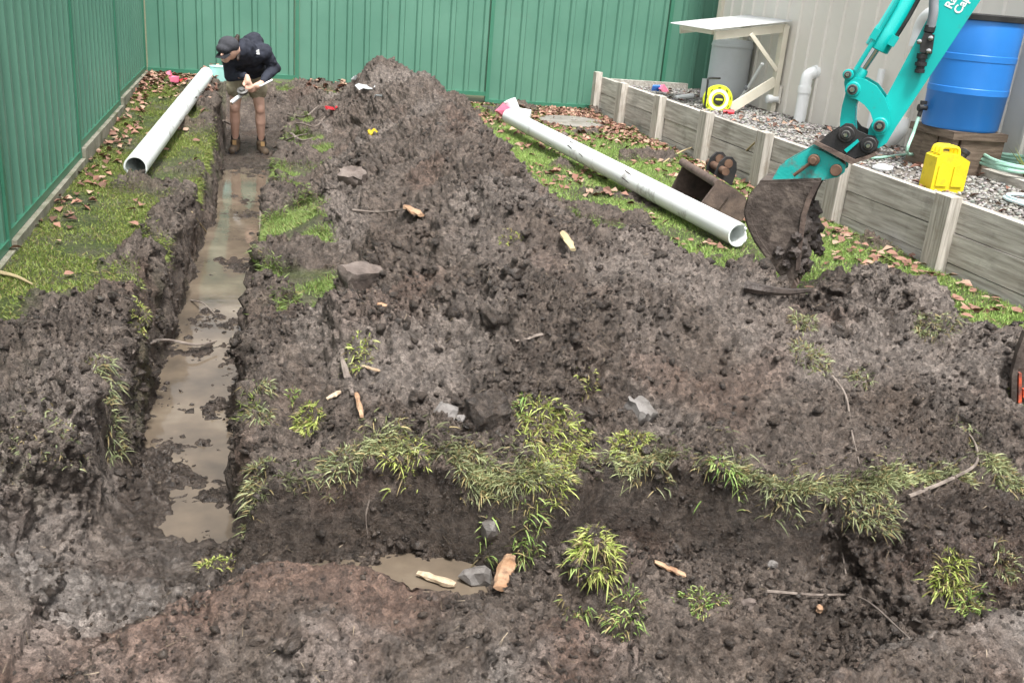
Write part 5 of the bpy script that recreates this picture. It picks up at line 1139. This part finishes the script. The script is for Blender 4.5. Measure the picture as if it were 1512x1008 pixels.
rock('brick', 523, 268, (.17, .12, .1), 'brick', 'dirty brick fragment high on the heap beside the trench', 'brick', -.5, 5, True, .4, .3)
rock('wet_stone', 702, 858, (.10, .08, .09), 'stone', 'wet grey stone at the right end of the puddle', 'stone', .2, 6, False)
rock('wet_stone', 722, 790, (.06, .06, .10), 'stone', 'grey upright stone set in the cut face above the puddle', 'stone', .2, 7, False)
rock('brick_chip', 1105, 895, (.06, .05, .05), 'brick', 'small brown stone in the hollow left of the berm', 'stone', .2, 8, False)
rock('pebble', 1210, 900, (.03, .025, .03), 'wood_orange', 'tiny orange pebble in the hollow before the berm', 'pebble', .2, 9, False)
rock('pebble', 1140, 835, (.035, .03, .03), 'stone', 'tiny grey pebble at the foot of the cut on the right', 'pebble', .2, 10, False)
rock('pebble', 680, 620, (.035, .03, .03), 'stone', 'tiny grey pebble beside the pale flat stone', 'pebble', .2, 11, False)
rock('orange_scrap', 565, 455, (.07, .05, .03), 'wood_orange', 'rust coloured scrap on the left middle of the heap', 'scrap', .2, 12, False)
rock('clay_lump', 830, 205, (.14, .1, .1), 'brick', 'brown clay lump near the far right edge of the heap', 'clod', .2, 13, False)
def strip(name, px, py, L, Wd, rot, m, label, lift=.03):
    p, nn = hit(px, py); bm = B(); d = Vector((math.cos(rot), math.sin(rot), .15)); s = nn.cross(d).normalized(); d = d.normalized(); rows = []
    for i in range(6):
        t = i/5-.5; q = p+nn*(lift+.02*math.sin(i*1.7))+d*L*t; rows.append((bm.verts.new(q-s*Wd/2*(1-.5*abs(t))), bm.verts.new(q+s*Wd/2*(1-.4*abs(t))+nn*.012*math.cos(i))))
    for a1, b1_ in zip(rows, rows[1:]): bm.faces.new((a1[0], a1[1], b1_[1], b1_[0]))
    bmesh.ops.solidify(bm, geom=bm.faces[:], thickness=.003); return setp(obj(name, bm, M[m], smooth=True), label, 'rubbish')
strip('plastic_strip', 545, 130, .26, .09, .5, 'film', 'torn strip of pale plastic near the top of the heap')
strip('plastic_scrap', 527, 116, .08, .05, 1.2, 'film', 'small white plastic scrap left of the heap top')
strip('plastic_scrap', 565, 143, .07, .05, .2, 'film', 'small white plastic scrap below the torn strip')
strip('plastic_scrap', 546, 201, .07, .06, .7, 'yellow', 'yellow scrap on the upper left slope of the heap')
strip('plastic_scrap', 493, 161, .13, .05, .3, 'red', 'red orange scrap beside the pit on the far heap')
strip('plastic_scrap', 508, 127, .06, .04, .3, 'straw', 'yellowish scrap at the far left foot of the heap')
def root(name, pix, r, m, label, lifts=None):
    pts = [hit(px, py)[0]+Vector((0, 0, (lifts[i] if lifts else .012))) for i, (px, py) in enumerate(pix)]; P = crm(pts, 6)
    bm = B(); tube(bm, P, [r*(1-.6*i/(len(P)-1)) for i in range(len(P))], 6); return setp(obj(name, bm, M[m], smooth=True), label, 'root')
root('thick_root', [(1098, 432), (1125, 440), (1160, 443), (1195, 437)], .028, 'mud', 'thick muddy root lying under the bucket teeth', [.03, .04, .04, .03])
root('thin_root', [(1228, 560), (1248, 590), (1256, 640), (1268, 690)], .006, 'root', 'long thin root trailing down the right mound', [.015]*4)
root('thin_root', [(1224, 778), (1230, 800), (1240, 820), (1248, 850)], .006, 'root', 'thin pale root hanging below the wide olive turf', [.02, .04, .03, .01])
root('thin_root', [(1340, 740), (1400, 715), (1440, 690), (1435, 655), (1410, 635)], .008, 'root', 'looping dark root above the cut on the right', [.02]*5)
root('thin_root', [(545, 745), (540, 770), (543, 800)], .004, 'root', 'fine pale root hanging on the left cut face', [.02]*3)
root('thin_root', [(1130, 880), (1200, 885), (1270, 890), (1340, 950)], .006, 'root', 'thin root crossing the hollow before the berm', [.02]*4)
root('thin_root', [(195, 525), (240, 518), (290, 522), (320, 516)], .012, 'root', 'dark root reaching across the trench water', [.02, .06, .05, .05])
root('thin_root', [(280, 450), (300, 462), (318, 474)], .006, 'root', 'short twig poking from the left trench wall over water', [.03, .06, .04])
root('pale_twig', [(0, 408), (25, 414), (48, 425)], .012, 'straw', 'pale twig lying at the foot of the left fence', [.02]*3)
root('pale_twig', [(283, 318), (292, 330), (305, 346)], .010, 'straw', 'pale twig on the trench rim below the left pipe', [.02]*3)
root('dark_twig', [(520, 315), (560, 318), (600, 314)], .008, 'root', 'dark twig lying on the grass strip beside the heap', [.02]*3)
root('dark_twig', [(385, 318), (384, 330), (383, 345)], .01, 'root', 'rusty twig standing in the trench water', [.06, .03, .0])
for k, pts in enumerate([[(415, 200), (440, 190), (465, 195), (480, 180)], [(405, 225), (430, 212), (455, 205)], [(425, 175), (450, 180), (470, 165), (490, 168)], [(330, 185), (345, 192), (360, 195)], [(430, 205), (445, 215), (462, 212)]]):
    root('pit_root', pts, .012, 'root', ['grey root across the pit right of the man', 'curling root low beside the man\'s right boot', 'grey root at the top of the pit near the fence', 'pale root in front of the man\'s shins', 'short root curl at the pit\'s lower edge'][k], [.05]*len(pts))
